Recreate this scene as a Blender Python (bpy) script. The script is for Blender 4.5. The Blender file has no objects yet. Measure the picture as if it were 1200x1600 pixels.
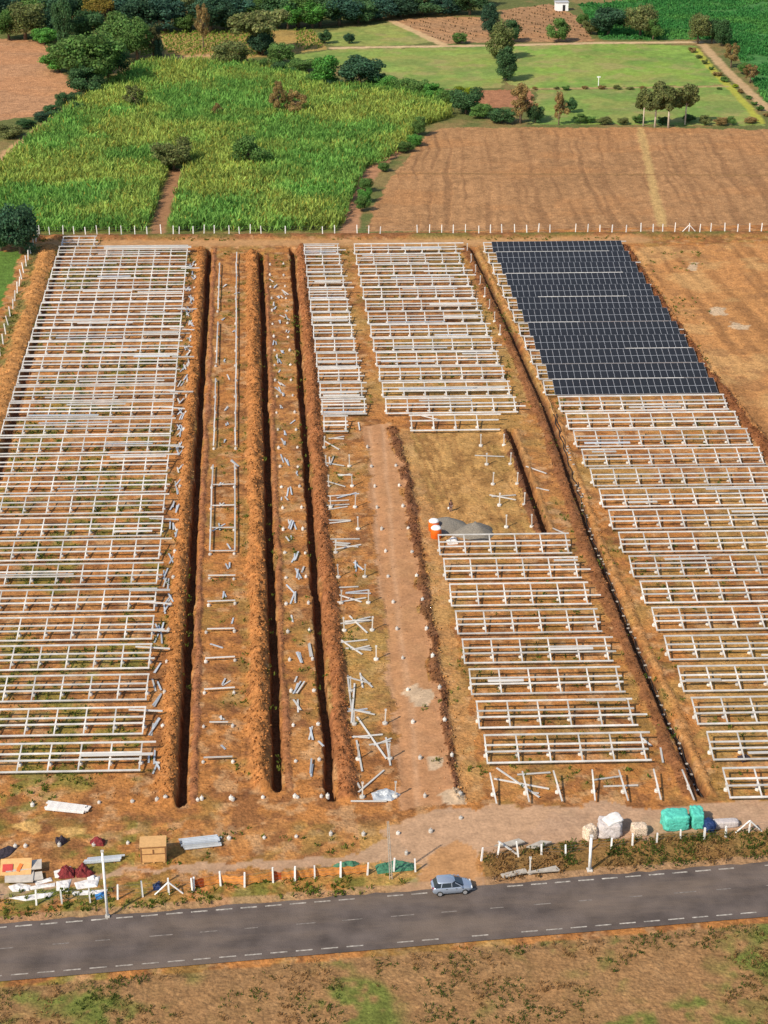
import bpy, bmesh, math, random
import numpy as np
from mathutils import Vector, Matrix

random.seed(7); RNG = np.random.default_rng(7)
S = bpy.context.scene
C = S.collection
# ------------------------------------------------------------------ camera, sky, sun, exposure
F = 2760.0; CX, CY = 600.0, 800.0; VPX, YH = 375.0, -504.0; CAMH = 102.0
TH = math.atan((CY - YH) / F); PSI = math.atan((CX - VPX) / math.hypot(F, CY - YH))
fw = np.array([math.sin(PSI) * math.cos(TH), math.cos(PSI) * math.cos(TH), -math.sin(TH)])
rt = np.array([math.cos(PSI), -math.sin(PSI), 0.0]); up = np.cross(rt, fw)

def G(px, py, z=0.0):
    """ground point (height z) seen at a pixel of the 1200 x 1600 photograph"""
    d = fw + rt * (px - CX) / F - up * (py - CY) / F
    t = (z - CAMH) / d[2]
    return float(t * d[0]), float(t * d[1])

def px_per_m(x, y):
    return F / float(np.dot(np.array([x, y, -CAMH]), fw))

cam = bpy.data.cameras.new('camera'); co = bpy.data.objects.new('camera', cam); C.objects.link(co)
co.location = (0, 0, CAMH)
co.rotation_euler = Matrix((rt, up, -fw)).transposed().to_euler()
cam.sensor_fit = 'HORIZONTAL'; cam.sensor_width = 36; cam.lens = 36 * F / 1200
cam.clip_start = 1; cam.clip_end = 20000
S.camera = co

SUN_EL = math.radians(41)
SUN_DIR = Vector((-0.74, -0.67, 0)).normalized() * math.cos(SUN_EL) + Vector((0, 0, math.sin(SUN_EL)))
w = bpy.data.worlds.new('World'); S.world = w; w.use_nodes = True
nt = w.node_tree; bg = nt.nodes['Background']
sky = nt.nodes.new('ShaderNodeTexSky'); sky.sky_type = 'NISHITA'; sky.sun_disc = False
sky.sun_elevation = SUN_EL; sky.sun_rotation = math.atan2(SUN_DIR.x, SUN_DIR.y) % (2 * math.pi)
nt.links.new(sky.outputs[0], bg.inputs[0]); bg.inputs[1].default_value = 0.14
sl = bpy.data.lights.new('sun', 'SUN'); sl.energy = 4.4; sl.angle = math.radians(0.6); sl.color = (1.0, 0.91, 0.77)
so = bpy.data.objects.new('sun', sl); C.objects.link(so)
so.rotation_euler = SUN_DIR.to_track_quat('Z', 'Y').to_euler(); so.location = (-60, 60, 120)
S.view_settings.view_transform = 'Standard'; S.view_settings.look = 'None'
S.view_settings.exposure = 0.24; S.view_settings.gamma = 1.0; S.view_settings.use_curve_mapping = False

# ------------------------------------------------------------------ materials
def mat(name, col, rough=0.7, metal=0.0, noise=0.0, nscale=2.0, spec=0.3, bump=0.0, bscale=20.0, coords='Object'):
    m = bpy.data.materials.new(name); m.use_nodes = True
    n = m.node_tree.nodes; l = m.node_tree.links; b = n['Principled BSDF']
    b.inputs['Roughness'].default_value = rough; b.inputs['Metallic'].default_value = metal
    b.inputs['Specular IOR Level'].default_value = spec
    b.inputs['Base Color'].default_value = (*col, 1)
    if noise or bump:
        tc = n.new('ShaderNodeTexCoord')
    if noise:
        t = n.new('ShaderNodeTexNoise'); t.inputs['Scale'].default_value = nscale; t.inputs['Detail'].default_value = 6
        l.new(tc.outputs[coords], t.inputs['Vector'])
        r = n.new('ShaderNodeMapRange'); r.inputs[1].default_value = 0.3; r.inputs[2].default_value = 0.7
        r.inputs[3].default_value = 1 - noise; r.inputs[4].default_value = 1 + noise
        l.new(t.outputs[0], r.inputs[0])
        v = n.new('ShaderNodeVectorMath'); v.operation = 'SCALE'; v.inputs[0].default_value = col
        l.new(r.outputs[0], v.inputs['Scale']); l.new(v.outputs[0], b.inputs['Base Color'])
    if bump:
        t = n.new('ShaderNodeTexNoise'); t.inputs['Scale'].default_value = bscale; t.inputs['Detail'].default_value = 5
        l.new(tc.outputs[coords], t.inputs['Vector'])
        bp = n.new('ShaderNodeBump'); bp.inputs['Strength'].default_value = bump; bp.inputs['Distance'].default_value = 0.1
        l.new(t.outputs[0], bp.inputs['Height']); l.new(bp.outputs[0], b.inputs['Normal'])
    return m

def soil_material(name='soil', bump=0.9, amp=1.0):
    m = bpy.data.materials.new(name); m.use_nodes = True
    n = m.node_tree.nodes; l = m.node_tree.links; b = n['Principled BSDF']
    b.inputs['Roughness'].default_value = 0.95; b.inputs['Specular IOR Level'].default_value = 0.08
    at = n.new('ShaderNodeAttribute'); at.attribute_name = 'albedo'
    tc = n.new('ShaderNodeTexCoord')
    cur = at.outputs['Color']
    for sc, lo, hi in ((0.9, 0.78, 1.20), (3.2, 0.66, 1.30)):
        t = n.new('ShaderNodeTexNoise'); t.inputs['Scale'].default_value = sc; t.inputs['Detail'].default_value = 8
        t.inputs['Roughness'].default_value = 0.65
        l.new(tc.outputs['Object'], t.inputs['Vector'])
        r = n.new('ShaderNodeMapRange'); r.inputs[1].default_value = 0.33; r.inputs[2].default_value = 0.67
        r.inputs[3].default_value = 1 + (lo - 1) * amp; r.inputs[4].default_value = 1 + (hi - 1) * amp
        l.new(t.outputs[0], r.inputs[0])
        v = n.new('ShaderNodeVectorMath'); v.operation = 'SCALE'
        l.new(cur, v.inputs[0]); l.new(r.outputs[0], v.inputs['Scale']); cur = v.outputs[0]
    l.new(cur, b.inputs['Base Color'])
    t = n.new('ShaderNodeTexNoise'); t.inputs['Scale'].default_value = 2.2; t.inputs['Detail'].default_value = 7
    l.new(tc.outputs['Object'], t.inputs['Vector'])
    bp = n.new('ShaderNodeBump'); bp.inputs['Strength'].default_value = bump; bp.inputs['Distance'].default_value = 0.22
    l.new(t.outputs[0], bp.inputs['Height']); l.new(bp.outputs[0], b.inputs['Normal'])
    return m

def foliage_material():
    m = bpy.data.materials.new('foliage'); m.use_nodes = True
    n = m.node_tree.nodes; l = m.node_tree.links
    out = n['Material Output']; n.remove(n['Principled BSDF'])
    at = n.new('ShaderNodeAttribute'); at.attribute_name = 'tint'
    oi = n.new('ShaderNodeObjectInfo')
    v = n.new('ShaderNodeVectorMath'); v.operation = 'MULTIPLY'
    l.new(at.outputs['Color'], v.inputs[0]); l.new(oi.outputs['Color'], v.inputs[1])
    d = n.new('ShaderNodeBsdfDiffuse'); tr = n.new('ShaderNodeBsdfTranslucent'); mx = n.new('ShaderNodeMixShader')
    mx.inputs[0].default_value = 0.42
    l.new(v.outputs[0], d.inputs[0]); l.new(v.outputs[0], tr.inputs[0])
    l.new(d.outputs[0], mx.inputs[1]); l.new(tr.outputs[0], mx.inputs[2]); l.new(mx.outputs[0], out.inputs[0])
    return m

M = dict(
    soil=soil_material(), packed=soil_material('packed_soil', 0.28, 0.55), leaf=foliage_material(),
    bark=mat('bark', (0.16, 0.11, 0.075), 0.9, noise=0.3, nscale=6),
    pale_bark=mat('pale_bark', (0.52, 0.44, 0.34), 0.9, noise=0.2, nscale=6),
    steel=mat('galvanised_steel', (0.57, 0.535, 0.48), 0.5, 0.08, noise=0.25, nscale=0.6, spec=0.4),
    steel_blue=mat('stacked_steel', (0.56, 0.58, 0.59), 0.45, 0.25, noise=0.15, nscale=0.9, spec=0.4),
    steel_dark=mat('weathered_steel', (0.52, 0.49, 0.45), 0.5, 0.2, noise=0.2, nscale=0.9),
    concrete=mat('concrete', (0.56, 0.52, 0.46), 0.9, noise=0.12, nscale=5, spec=0.1),
    paint=mat('white_paint', (0.80, 0.78, 0.74), 0.7, noise=0.1, nscale=3, spec=0.2),
    grey_concrete=mat('grey_concrete', (0.40, 0.35, 0.29), 0.9, noise=0.2, nscale=2, spec=0.1),
    cell=mat('solar_glass', (0.021, 0.022, 0.025), 0.32, 0.0, noise=0.15, nscale=.8, spec=0.14),
    frame=mat('aluminium', (0.40, 0.41, 0.43), 0.5, 0.15),
    asphalt=mat('asphalt', (0.105, 0.082, 0.070), 0.9, noise=0.34, nscale=0.35, spec=0.15, bump=0.4, bscale=8, coords='Object'),
    line=mat('road_paint', (0.36, 0.32, 0.27), 0.85, noise=0.6, nscale=3),
    worn=mat('worn_paint', (0.19, 0.16, 0.135), 0.9, noise=0.5, nscale=3),
    ply=mat('plywood', (0.58, 0.33, 0.13), 0.75, noise=0.12, nscale=3),
    ply_dark=mat('dark_timber', (0.22, 0.10, 0.04), 0.8, noise=0.2, nscale=3),
    teal=mat('teal_tarp', (0.09, 0.47, 0.36), 0.6, noise=0.12, nscale=2.5, bump=1.0, bscale=4),
    grey_tarp=mat('grey_tarp', (0.50, 0.44, 0.41), 0.7, noise=0.1, nscale=2, bump=1.0, bscale=4),
    navy=mat('navy_tarp', (0.012, 0.03, 0.10), 0.6, noise=0.3, nscale=3, bump=1.0, bscale=5),
    cream=mat('cream_sack', (0.60, 0.46, 0.33), 0.85, noise=0.45, nscale=7, bump=0.6, bscale=8),
    orange_cloth=mat('orange_cloth', (0.66, 0.27, 0.065), 0.8, noise=0.22, nscale=0.6, bump=0.6, bscale=3),
    rust_cloth=mat('rust_cloth', (0.40, 0.075, 0.014), 0.8, noise=0.22, nscale=1.2, bump=0.6, bscale=3),
    green_cloth=mat('green_net', (0.05, 0.16, 0.09), 0.85, noise=0.3, nscale=3, bump=0.6, bscale=5),
    gravel=mat('gravel', (0.20, 0.175, 0.14), 0.95, noise=0.35, nscale=9, bump=1.0, bscale=12),
    orange_plastic=mat('orange_plastic', (0.72, 0.13, 0.012), 0.45, noise=0.06, nscale=3),
    white_plastic=mat('white_plastic', (0.78, 0.74, 0.70), 0.5, noise=0.06, nscale=3),
    car_paint=mat('car_paint', (0.36, 0.41, 0.49), 0.28, 0.45, spec=0.6),
    car_glass=mat('car_glass', (0.012, 0.015, 0.02), 0.08, spec=0.6),
    tyre=mat('tyre', (0.02, 0.02, 0.02), 0.85),
    rim=mat('rim', (0.55, 0.55, 0.56), 0.35, 0.6),
    lamp_glass=mat('lamp_glass', (0.75, 0.75, 0.75), 0.15),
    tail_red=mat('tail_red', (0.35, 0.01, 0.01), 0.25),
    plate=mat('plate', (0.7, 0.7, 0.66), 0.5),
    maroon=mat('maroon_cloth', (0.16, 0.022, 0.022), 0.9, noise=0.5, nscale=5, bump=0.7, bscale=6),
    dark_cloth=mat('dark_cloth', (0.035, 0.026, 0.033), 0.9, noise=0.4, nscale=5, bump=0.7, bscale=6),
    white_sheet=mat('white_sheet', (0.66, 0.62, 0.58), 0.8, noise=0.15, nscale=2, bump=0.5, bscale=4),
    blue_cloth=mat('blue_cloth', (0.05, 0.20, 0.45), 0.8, noise=0.4, nscale=4),
    board=mat('grey_board', (0.50, 0.44, 0.37), 0.8, noise=0.15, nscale=2),
    red=mat('red_paint', (0.45, 0.05, 0.04), 0.7, noise=0.1, nscale=3),
    orange_paint=mat('orange_paint', (0.7, 0.16, 0.03), 0.7),
    skin=mat('skin', (0.22, 0.11, 0.07), 0.6), hair=mat('hair', (0.012, 0.01, 0.009), 0.7),
    trousers=mat('trousers', (0.26, 0.17, 0.14), 0.85), shirt=mat('shirt', (0.02, 0.018, 0.03), 0.85),
    cable=mat('black_cable', (0.025, 0.020, 0.018), 0.7),
    pipe=mat('tan_pipe', (0.46, 0.26, 0.10), 0.6, noise=0.2, nscale=1),
    iron=mat('iron_wire', (0.25, 0.24, 0.23), 0.6, 0.5),
    wash=mat('white_wash', (0.78, 0.77, 0.75), 0.85, noise=0.06, nscale=1),
    roof=mat('sheet_roof', (0.50, 0.49, 0.48), 0.6, 0.2, noise=0.1, nscale=1),
    dark_open=mat('dark_opening', (0.02, 0.02, 0.02), 0.8),
    sand=mat('pale_sand', (0.55, 0.34, 0.13), 0.95, noise=0.15, nscale=3, bump=0.6, bscale=6),
)

def vary(m, lo, hi):
    n = m.node_tree.nodes; l = m.node_tree.links; b = n['Principled BSDF']; src = b.inputs['Base Color'].links[0].from_socket
    oi = n.new('ShaderNodeObjectInfo'); r = n.new('ShaderNodeMapRange'); r.inputs[3].default_value = lo; r.inputs[4].default_value = hi
    l.new(oi.outputs['Random'], r.inputs[0]); v = n.new('ShaderNodeVectorMath'); v.operation = 'SCALE'; l.new(src, v.inputs[0]); l.new(r.outputs[0], v.inputs['Scale']); l.new(v.outputs[0], b.inputs['Base Color'])
vary(M['steel'], .74, 1.16); vary(M['steel_blue'], .7, 1.15); vary(M['paint'], .85, 1.02); vary(M['concrete'], .75, 1.2)
def dusty(m, c):
    n = m.node_tree.nodes; l = m.node_tree.links; b = n['Principled BSDF']; src = b.inputs['Base Color'].links[0].from_socket
    tc = n.new('ShaderNodeTexCoord'); t = n.new('ShaderNodeTexNoise'); t.inputs['Scale'].default_value = .16; t.inputs['Detail'].default_value = 9; t.inputs['Roughness'].default_value = .7
    mp = n.new('ShaderNodeMapping'); mp.inputs['Scale'].default_value = (.35, 1.6, 1); l.new(tc.outputs['Object'], mp.inputs[0]); l.new(mp.outputs[0], t.inputs['Vector'])
    r = n.new('ShaderNodeMapRange'); r.inputs[1].default_value = .44; r.inputs[2].default_value = .72; r.inputs[4].default_value = .75; l.new(t.outputs[0], r.inputs[0])
    mx = n.new('ShaderNodeMix'); mx.data_type = 'RGBA'; l.new(r.outputs[0], mx.inputs[0]); l.new(src, mx.inputs[6]); mx.inputs[7].default_value = (*c, 1); l.new(mx.outputs[2], b.inputs['Base Color'])
dusty(M['asphalt'], (.20, .145, .105)); dusty(M['line'], (.22, .17, .13))

# ------------------------------------------------------------------ mesh helpers
class MB:
    def __init__(self): self.v = []; self.f = []; self.mi = []
    def add(self, vs, fs, mi=0):
        o = len(self.v); self.v += [tuple(p) for p in vs]
        self.f += [tuple(i + o for i in f) for f in fs]; self.mi += [mi] * len(fs)
    def box(self, c, s, R=None, mi=0, taper=1.0):
        hx, hy, hz = s[0] / 2, s[1] / 2, s[2] / 2
        vs = []
        for z in (-hz, hz):
            k = taper if z > 0 else 1
            for x, y in ((-hx, -hy), (hx, -hy), (hx, hy), (-hx, hy)):
                p = Vector((x * k, y * k, z))
                if R is not None: p = R @ p
                vs.append(p + Vector(c))
        self.add(vs, [(3, 2, 1, 0), (4, 5, 6, 7), (0, 1, 5, 4), (1, 2, 6, 5), (2, 3, 7, 6), (3, 0, 4, 7)], mi)
    def tube(self, pts, rads, n=8, mi=0, cap=True):
        rings = []
        pts = [Vector(p) for p in pts]
        for i, p in enumerate(pts):
            d = (pts[min(i + 1, len(pts) - 1)] - pts[max(i - 1, 0)]).normalized()
            a = d.orthogonal().normalized() if abs(d.z) < 0.99 else Vector((1, 0, 0))
            b = d.cross(a); a = b.cross(d)
            rings.append([p + (a * math.cos(2 * math.pi * k / n) + b * math.sin(2 * math.pi * k / n)) * rads[i] for k in range(n)])
        vs = [q for r in rings for q in r]; fs = []
        for i in range(len(pts) - 1):
            for k in range(n):
                fs.append((i * n + k, i * n + (k + 1) % n, (i + 1) * n + (k + 1) % n, (i + 1) * n + k))
        if cap:
            fs.append(tuple(range(n - 1, -1, -1))); fs.append(tuple((len(pts) - 1) * n + k for k in range(n)))
        self.add(vs, fs, mi)
    def channel(self, p0, p1, w, h, nrm=Vector((0, 0, 1)), t=0.012, mi=0):
        """a thin C profile from p0 to p1, its back facing along nrm"""
        p0 = Vector(p0); p1 = Vector(p1); d = (p1 - p0).normalized()
        s = d.cross(nrm).normalized(); u = s.cross(d)
        prof = [(-w / 2, -h), (-w / 2, 0), (w / 2, 0), (w / 2, -h), (w / 2 - t, -h), (w / 2 - t, -t), (-w / 2 + t, -t), (-w / 2 + t, -h)]
        vs = [p + s * a + u * b for p in (p0, p1) for a, b in prof]
        n = 8; fs = [(k, (k + 1) % n, n + (k + 1) % n, n + k) for k in range(n)]
        fs += [(7, 6, 1, 0), (6, 5, 2, 1), (5, 4, 3, 2), (8, 9, 14, 15), (9, 10, 13, 14), (10, 11, 12, 13)]
        self.add(vs, fs, mi)
    def mesh(self, name, mats, smooth=False):
        me = bpy.data.meshes.new(name); me.from_pydata(self.v, [], self.f)
        for m in (mats if isinstance(mats, (list, tuple)) else [mats]): me.materials.append(m)
        me.polygons.foreach_set('material_index', self.mi)
        if smooth: me.polygons.foreach_set('use_smooth', [True] * len(self.f))
        me.update(); return me

def link(name, me, parent=None, loc=(0, 0, 0), rot=(0, 0, 0), scale=(1, 1, 1)):
    o = bpy.data.objects.new(name, me); C.objects.link(o)
    o.location = loc; o.rotation_euler = rot; o.scale = scale
    if parent: o.parent = parent
    return o

def tag(o, label=None, cat=None, group=None, kind=None):
    if label: o['label'] = label
    if cat: o['category'] = cat
    if group: o['group'] = group
    if kind: o['kind'] = kind
    return o

def thing(name, label, cat, loc=(0, 0, 0), rz=0.0, group=None):
    return tag(link(name, None, None, loc, (0, 0, rz)), label, cat, group)

def copy_tree(o, parent=None):
    c = o.copy(); C.objects.link(c)
    if parent: c.parent = parent
    for ch in o.children: copy_tree(ch, c)
    return c

ORD = ['first', 'second', 'third', 'fourth', 'fifth', 'sixth', 'seventh', 'eighth', 'ninth', 'tenth', 'eleventh', 'twelfth',
       'thirteenth', 'fourteenth', 'fifteenth', 'sixteenth', 'seventeenth', 'eighteenth', 'nineteenth', 'twentieth']
ORD += ['twenty-' + s for s in ORD[:9]] + ['thirtieth'] + ['thirty-' + s for s in ORD[:9]]

# ------------------------------------------------------------------ noise and masks (numpy)
TAB = np.random.default_rng(3).random((256, 256)).astype(np.float32)
def vnoise(x, y, sc, seed=0):
    x = x / sc + seed * 17.3; y = y / sc + seed * 9.1
    xi = np.floor(x).astype(int); yi = np.floor(y).astype(int)
    fx = x - xi; fy = y - yi; fx = fx * fx * (3 - 2 * fx); fy = fy * fy * (3 - 2 * fy)
    a = TAB[xi & 255, yi & 255]; b = TAB[(xi + 1) & 255, yi & 255]
    c = TAB[xi & 255, (yi + 1) & 255]; d = TAB[(xi + 1) & 255, (yi + 1) & 255]
    return (a * (1 - fx) + b * fx) * (1 - fy) + (c * (1 - fx) + d * fx) * fy
def fbm(x, y, sc, seed=0, o=4):
    r = 0; a = 0.5; t = 0
    for k in range(o):
        an = 0.6 + 1.1 * k + seed * .37; ca, sa = math.cos(an), math.sin(an)
        r = r + a * vnoise(x * ca - y * sa, x * sa + y * ca, sc / 2 ** k, seed + k); t += a; a *= 0.55
    return r / t
def inside(x, y, poly):
    r = np.zeros(x.shape, bool); n = len(poly)
    for i in range(n):
        x0, y0 = poly[i]; x1, y1 = poly[(i + 1) % n]
        if y0 == y1: continue
        c = ((y0 > y) != (y1 > y)) & (x < (x1 - x0) * (y - y0) / (y1 - y0) + x0)
        r ^= c
    return r
def sstep(a, b, x):
    t = np.clip((x - a) / (b - a), 0, 1); return t * t * (3 - 2 * t)
def pd(x, y, line):
    """distance to a polyline, signed side (+ right of travel), and position along it"""
    best = np.full(x.shape, 1e9); side = np.zeros(x.shape); al = np.zeros(x.shape); acc = 0.0
    for (x0, y0), (x1, y1) in zip(line[:-1], line[1:]):
        L = math.hypot(x1 - x0, y1 - y0); ux, uy = (x1 - x0) / L, (y1 - y0) / L
        t = (x - x0) * ux + (y - y0) * uy; s = (x - x0) * uy - (y - y0) * ux
        tc = np.clip(t, 0, L); d = np.hypot(x - x0 - ux * tc, y - y0 - uy * tc)
        k = d < best
        best = np.where(k, d, best); side = np.where(k, s, side); al = np.where(k, acc + tc, al); acc += L
    return best, side, al
def W(pts): return [G(*p) for p in pts]

# ------------------------------------------------------------------ the ground sheet
def lines(a, b, step, fine=(), fstep=0.15):
    r = [a]
    while r[-1] < b:
        st = fstep if any(f0 <= r[-1] <= f1 for f0, f1 in fine) else step
        r.append(r[-1] + st)
    g = step * 2
    for k in range(26):
        r.append(r[-1] + g); r.insert(0, r[0] - g); g *= 1.35
    return np.array(r)
xs = lines(-100, 185, 0.40, ((-14, 10), (39, 47), (70, 76), (31, 38), (17, 22)), 0.17)
ys = np.concatenate([lines(104, 352, 0.33)[26 - 6:-26], np.arange(352.4, 480, 0.6), np.arange(480, 690, 0.9)])
g = 2.0; ylist = list(ys)
for k in range(28): ylist.append(ylist[-1] + g); g *= 1.3
g = 1.0
for k in range(20): ylist.insert(0, ylist[0] - g); g *= 1.4
ys = np.array(ylist)
X, Y = np.meshgrid(xs, ys); NY, NX = X.shape
n8 = fbm(X, Y, 9, 1); n2 = fbm(X, Y, 2.2, 5); n05 = fbm(X, Y, 0.9, 9, 3); n30 = fbm(X, Y, 34, 13)
JX = X + (fbm(X, Y, 3.0, 21) - 0.5) * 2.6; JY = Y + (fbm(X, Y, 3.0, 31) - 0.5) * 3.4

A = lambda *c: np.array(c, dtype=np.float32)
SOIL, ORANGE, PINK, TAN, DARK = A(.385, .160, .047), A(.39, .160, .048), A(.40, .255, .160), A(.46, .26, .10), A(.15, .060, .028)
GRASS, DRYG, FIELD = A(.10, .15, .025), A(.27, .19, .055), A(.36, .165, .075)
col = np.empty((NY, NX, 3), np.float32); col[:] = SOIL
hgt = (n2 - 0.5) * 0.10 + (n05 - 0.5) * 0.06
region = np.zeros((NY, NX), np.int8)          # 0 ground, 1 ploughed field, 2 grass field, 3 dirt track, 4 crop field, 5 bare lot
def paint(mask, c, a=1.0):
    k = (np.asarray(mask, np.float32) * a)[..., None]
    col[:] = col * (1 - k) + c * k
paint(sstep(0.42, 0.66, n8), A(.41, .195, .066), 0.6)
paint(sstep(0.50, 0.66, n2) * 0.7, A(.19, .080, .032))
paint(sstep(0.56, 0.70, fbm(X, Y, 1.1, 15, 3)) * 0.6, A(.15, .062, .028))
paint(sstep(0.58, 0.70, fbm(X, Y, 1.4, 19, 3)) * 0.6, A(.46, .27, .13))
# sparse grass between the racks
gr = sstep(0.44, 0.60, fbm(X, Y, 7, 41)) * sstep(0.42, 0.58, fbm(X, Y, 1.6, 45))
paint(gr * (X < -13.5) * (Y < 345), GRASS * 1.1, 0.55)
paint(gr * (X >= -13.5) * (Y < 345) * 0.55, A(.22, .16, .04), 0.8)
paint(sstep(0.50, 0.7, fbm(X, Y, 12, 49)) * (X > 8) * (Y < 345), A(.36, .23, .07), 0.55)

TR = {}
TR['a'] = W([(327, 390), (303, 830), (284, 1255)])
TR['b'] = W([(408, 396), (421, 830), (434, 1230)])
TR['c'] = W([(457, 388), (486, 830), (518, 1247)])
TR['d'] = W([(797, 672), (853, 832)])
TR['e'] = W([(738, 388), (800, 520), (862, 660), (925, 840), (1010, 1045), (1097, 1240)])
TR['f'] = W([(973, 385), (1080, 545), (1190, 690), (1300, 850)])
TR['g'] = W([(612, 668), (633, 740), (655, 880), (683, 1060), (712, 1250)])
TR['h'] = W([(99, 385), (60, 515), (11, 695), (-60, 950)])
rough = fbm(X, Y, 0.8, 61, 3); wob = fbm(X, Y, 5.0, 63, 3); cl = fbm(X, Y, .55, 65, 2); lump = fbm(X, Y, 1.7, 67, 3)
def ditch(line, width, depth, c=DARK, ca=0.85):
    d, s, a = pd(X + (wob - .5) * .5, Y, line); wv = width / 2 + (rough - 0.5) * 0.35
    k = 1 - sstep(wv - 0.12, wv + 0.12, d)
    hgt[:] = hgt - depth * k; paint(k, c, ca)  # moist dug soil, with the trench's shade also painted into its colour
def ridge(line, off, width, height, c, ca=0.9):
    d, s, a = pd(X, Y, line)
    inl = (d < 12) & ((np.abs(np.abs(s) - d) < 0.05))
    q = np.abs(s + off + (wob - .5) * .9) / (width / 2 * (0.62 + 0.76 * lump))
    k = np.clip(1 - q ** 1.6, 0, 1) * inl
    hgt[:] = np.maximum(hgt, hgt + height * k * (0.30 + .8 * rough + .75 * (cl - .2) * sstep(.05, .4, k) + .3 * (n2 - .5))); paint(sstep(0.0, 0.30 + .5 * (rough - .3), k), c, ca)
    paint(sstep(.52, .66, cl) * (k > .05), c * .6, .55); paint(sstep(.55, .7, n2) * (k > .05), c * A(1.15, 1.2, 1.3), .5)
ridge(TR['a'], -1.45, 2.2, 0.75, ORANGE)
ridge(TR['a'], 1.05, 0.9, 0.25, A(.30, .12, .055), 0.7)
ridge(TR['b'], -1.65, 2.7, 1.0, A(.39, .160, .050))
ridge(TR['b'], 1.0, 0.9, 0.22, A(.30, .12, .05), 0.7)
ridge(TR['c'], 1.65, 2.3, 0.75, A(.30, .115, .043))
ridge(TR['d'], -1.0, 1.5, 0.40, A(.15, .062, .03)); ridge(TR['d'], 0.9, 1.0, 0.2, A(.34, .17, .06), .6)
ridge(TR['e'], -1.3, 1.9, 0.34, A(.21, .085, .034)); ridge(TR['e'], 1.1, 1.0, 0.22, A(.40, .19, .065), .6)
ridge(TR['f'], 0.0, 2.4, 0.55, A(.20, .075, .03))
ridge(TR['g'], 0.0, 1.7, 0.30, A(.15, .062, .03), 0.8)
ridge(TR['h'], -2.7, 4.2, 0.75, A(.43, .20, .065))
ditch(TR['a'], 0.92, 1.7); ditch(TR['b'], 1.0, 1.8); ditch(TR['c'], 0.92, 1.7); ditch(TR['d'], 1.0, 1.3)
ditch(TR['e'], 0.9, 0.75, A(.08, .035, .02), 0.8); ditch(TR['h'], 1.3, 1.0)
# central haul track, entrance and the track inside the road fence
trackp = W([(566, 664), (606, 662), (630, 760), (662, 980), (692, 1150), (712, 1255), (620, 1262), (616, 1120), (598, 960), (576, 760)])
k = inside(JX, JY, trackp); paint(k, A(.405, .205, .098), 0.85); hgt[k] *= 0.35; region[k] = 3
dl, sl_, al_ = pd(X, Y, W([(585, 660), (640, 1255)])); rut = np.exp(-((np.abs(sl_ + (n30 - .5) * 2) - 1.0) / .28) ** 2); paint(rut * k, A(.50, .29, .16), .6); hgt -= .05 * rut * k
hgt -= 0.12 * np.exp(-((pd(X, Y, W([(578, 680), (600, 900), (625, 1150), (640, 1250)]))[0] / 0.5) ** 2))
stripp = W([(622, 672), (660, 672), (690, 860), (755, 1240), (720, 1252), (690, 1050), (655, 800)])
k = inside(JX, JY, stripp); paint(k, TAN, 0.45)
lot = W([(640, 680), (790, 672), (830, 838), (690, 842)])
k = inside(JX, JY, lot); paint(k, A(.45, .25, .085), 0.75)
paint(k * sstep(.50, .62, fbm(X * 1.0, Y * .45, 1.3, 97, 3)), A(.22, .11, .035), .7); paint(k * sstep(.54, .66, fbm(X, Y, 5, 99)), A(.27, .17, .05), .5)
dl, sl_, al_ = pd(X, Y, W([(600, 665), (690, 842)])); stw = vnoise(sl_ + (n8 - .5) * 1.5, al_ * .04, .55, 131); paint(k * sstep(.55, .8, stw), A(.24, .115, .04), .6); hgt -= np.where(k, .08 * sstep(.5, .8, stw), 0)
vein = np.exp(-((fbm(X, Y, 3.4, 103, 3) - .5) / .016) ** 2) + .7 * np.exp(-((fbm(X, Y, 2.4, 107, 3) - .46) / .014) ** 2)
d_, s_, a_ = pd(X, Y, W([(552, 668), (575, 900), (606, 1120), (618, 1240)]))
vz = np.exp(-(d_ / 2.2) ** 2) + .2 * inside(JX, JY, trackp); vm = np.clip(vein * vz, 0, 1) * sstep(.42, .6, n8); paint(vm, A(.16, .07, .034), .6); hgt -= .04 * vm
bot = W([(-120, 1430), (200, 1366), (560, 1352), (760, 1330), (1320, 1285), (1320, 1252), (900, 1258), (700, 1262), (560, 1330), (300, 1352), (-120, 1392)])
k = inside(JX, JY, bot); paint(k, PINK, 0.85); hgt[k] *= 0.5; region[k] = 3
k = inside(JX, JY, W([(590, 1290), (770, 1255), (900, 1265), (760, 1325), (742, 1345), (775, 1405), (590, 1405), (655, 1362), (645, 1330)]))
paint(k, A(.43, .26, .15), 0.9); hgt[k] *= 0.45; region[k] = 3
k = inside(JX, JY, W([(650, 1372), (700, 1310), (745, 1330), (752, 1372)])); paint(k, A(.42, .20, .07), 0.7)
for pts in ([(100, 1288), (138, 1290), (128, 1307), (106, 1306)], [(28, 1285), (58, 1283), (60, 1302), (30, 1302)]):
    paint(inside(JX, JY, W(pts)), A(.55, .33, .11), 0.75)
k = inside(JX, JY, W([(-100, 1392), (180, 1384), (580, 1366), (655, 1366), (640, 1405), (-100, 1440)])); paint(k * sstep(.38, .6, n2), GRASS, 0.6)
k = inside(JX, JY, W([(752, 1330), (1330, 1280), (1330, 1345), (760, 1388)])); paint(k, A(.20, .12, .04), 0.8)
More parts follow.
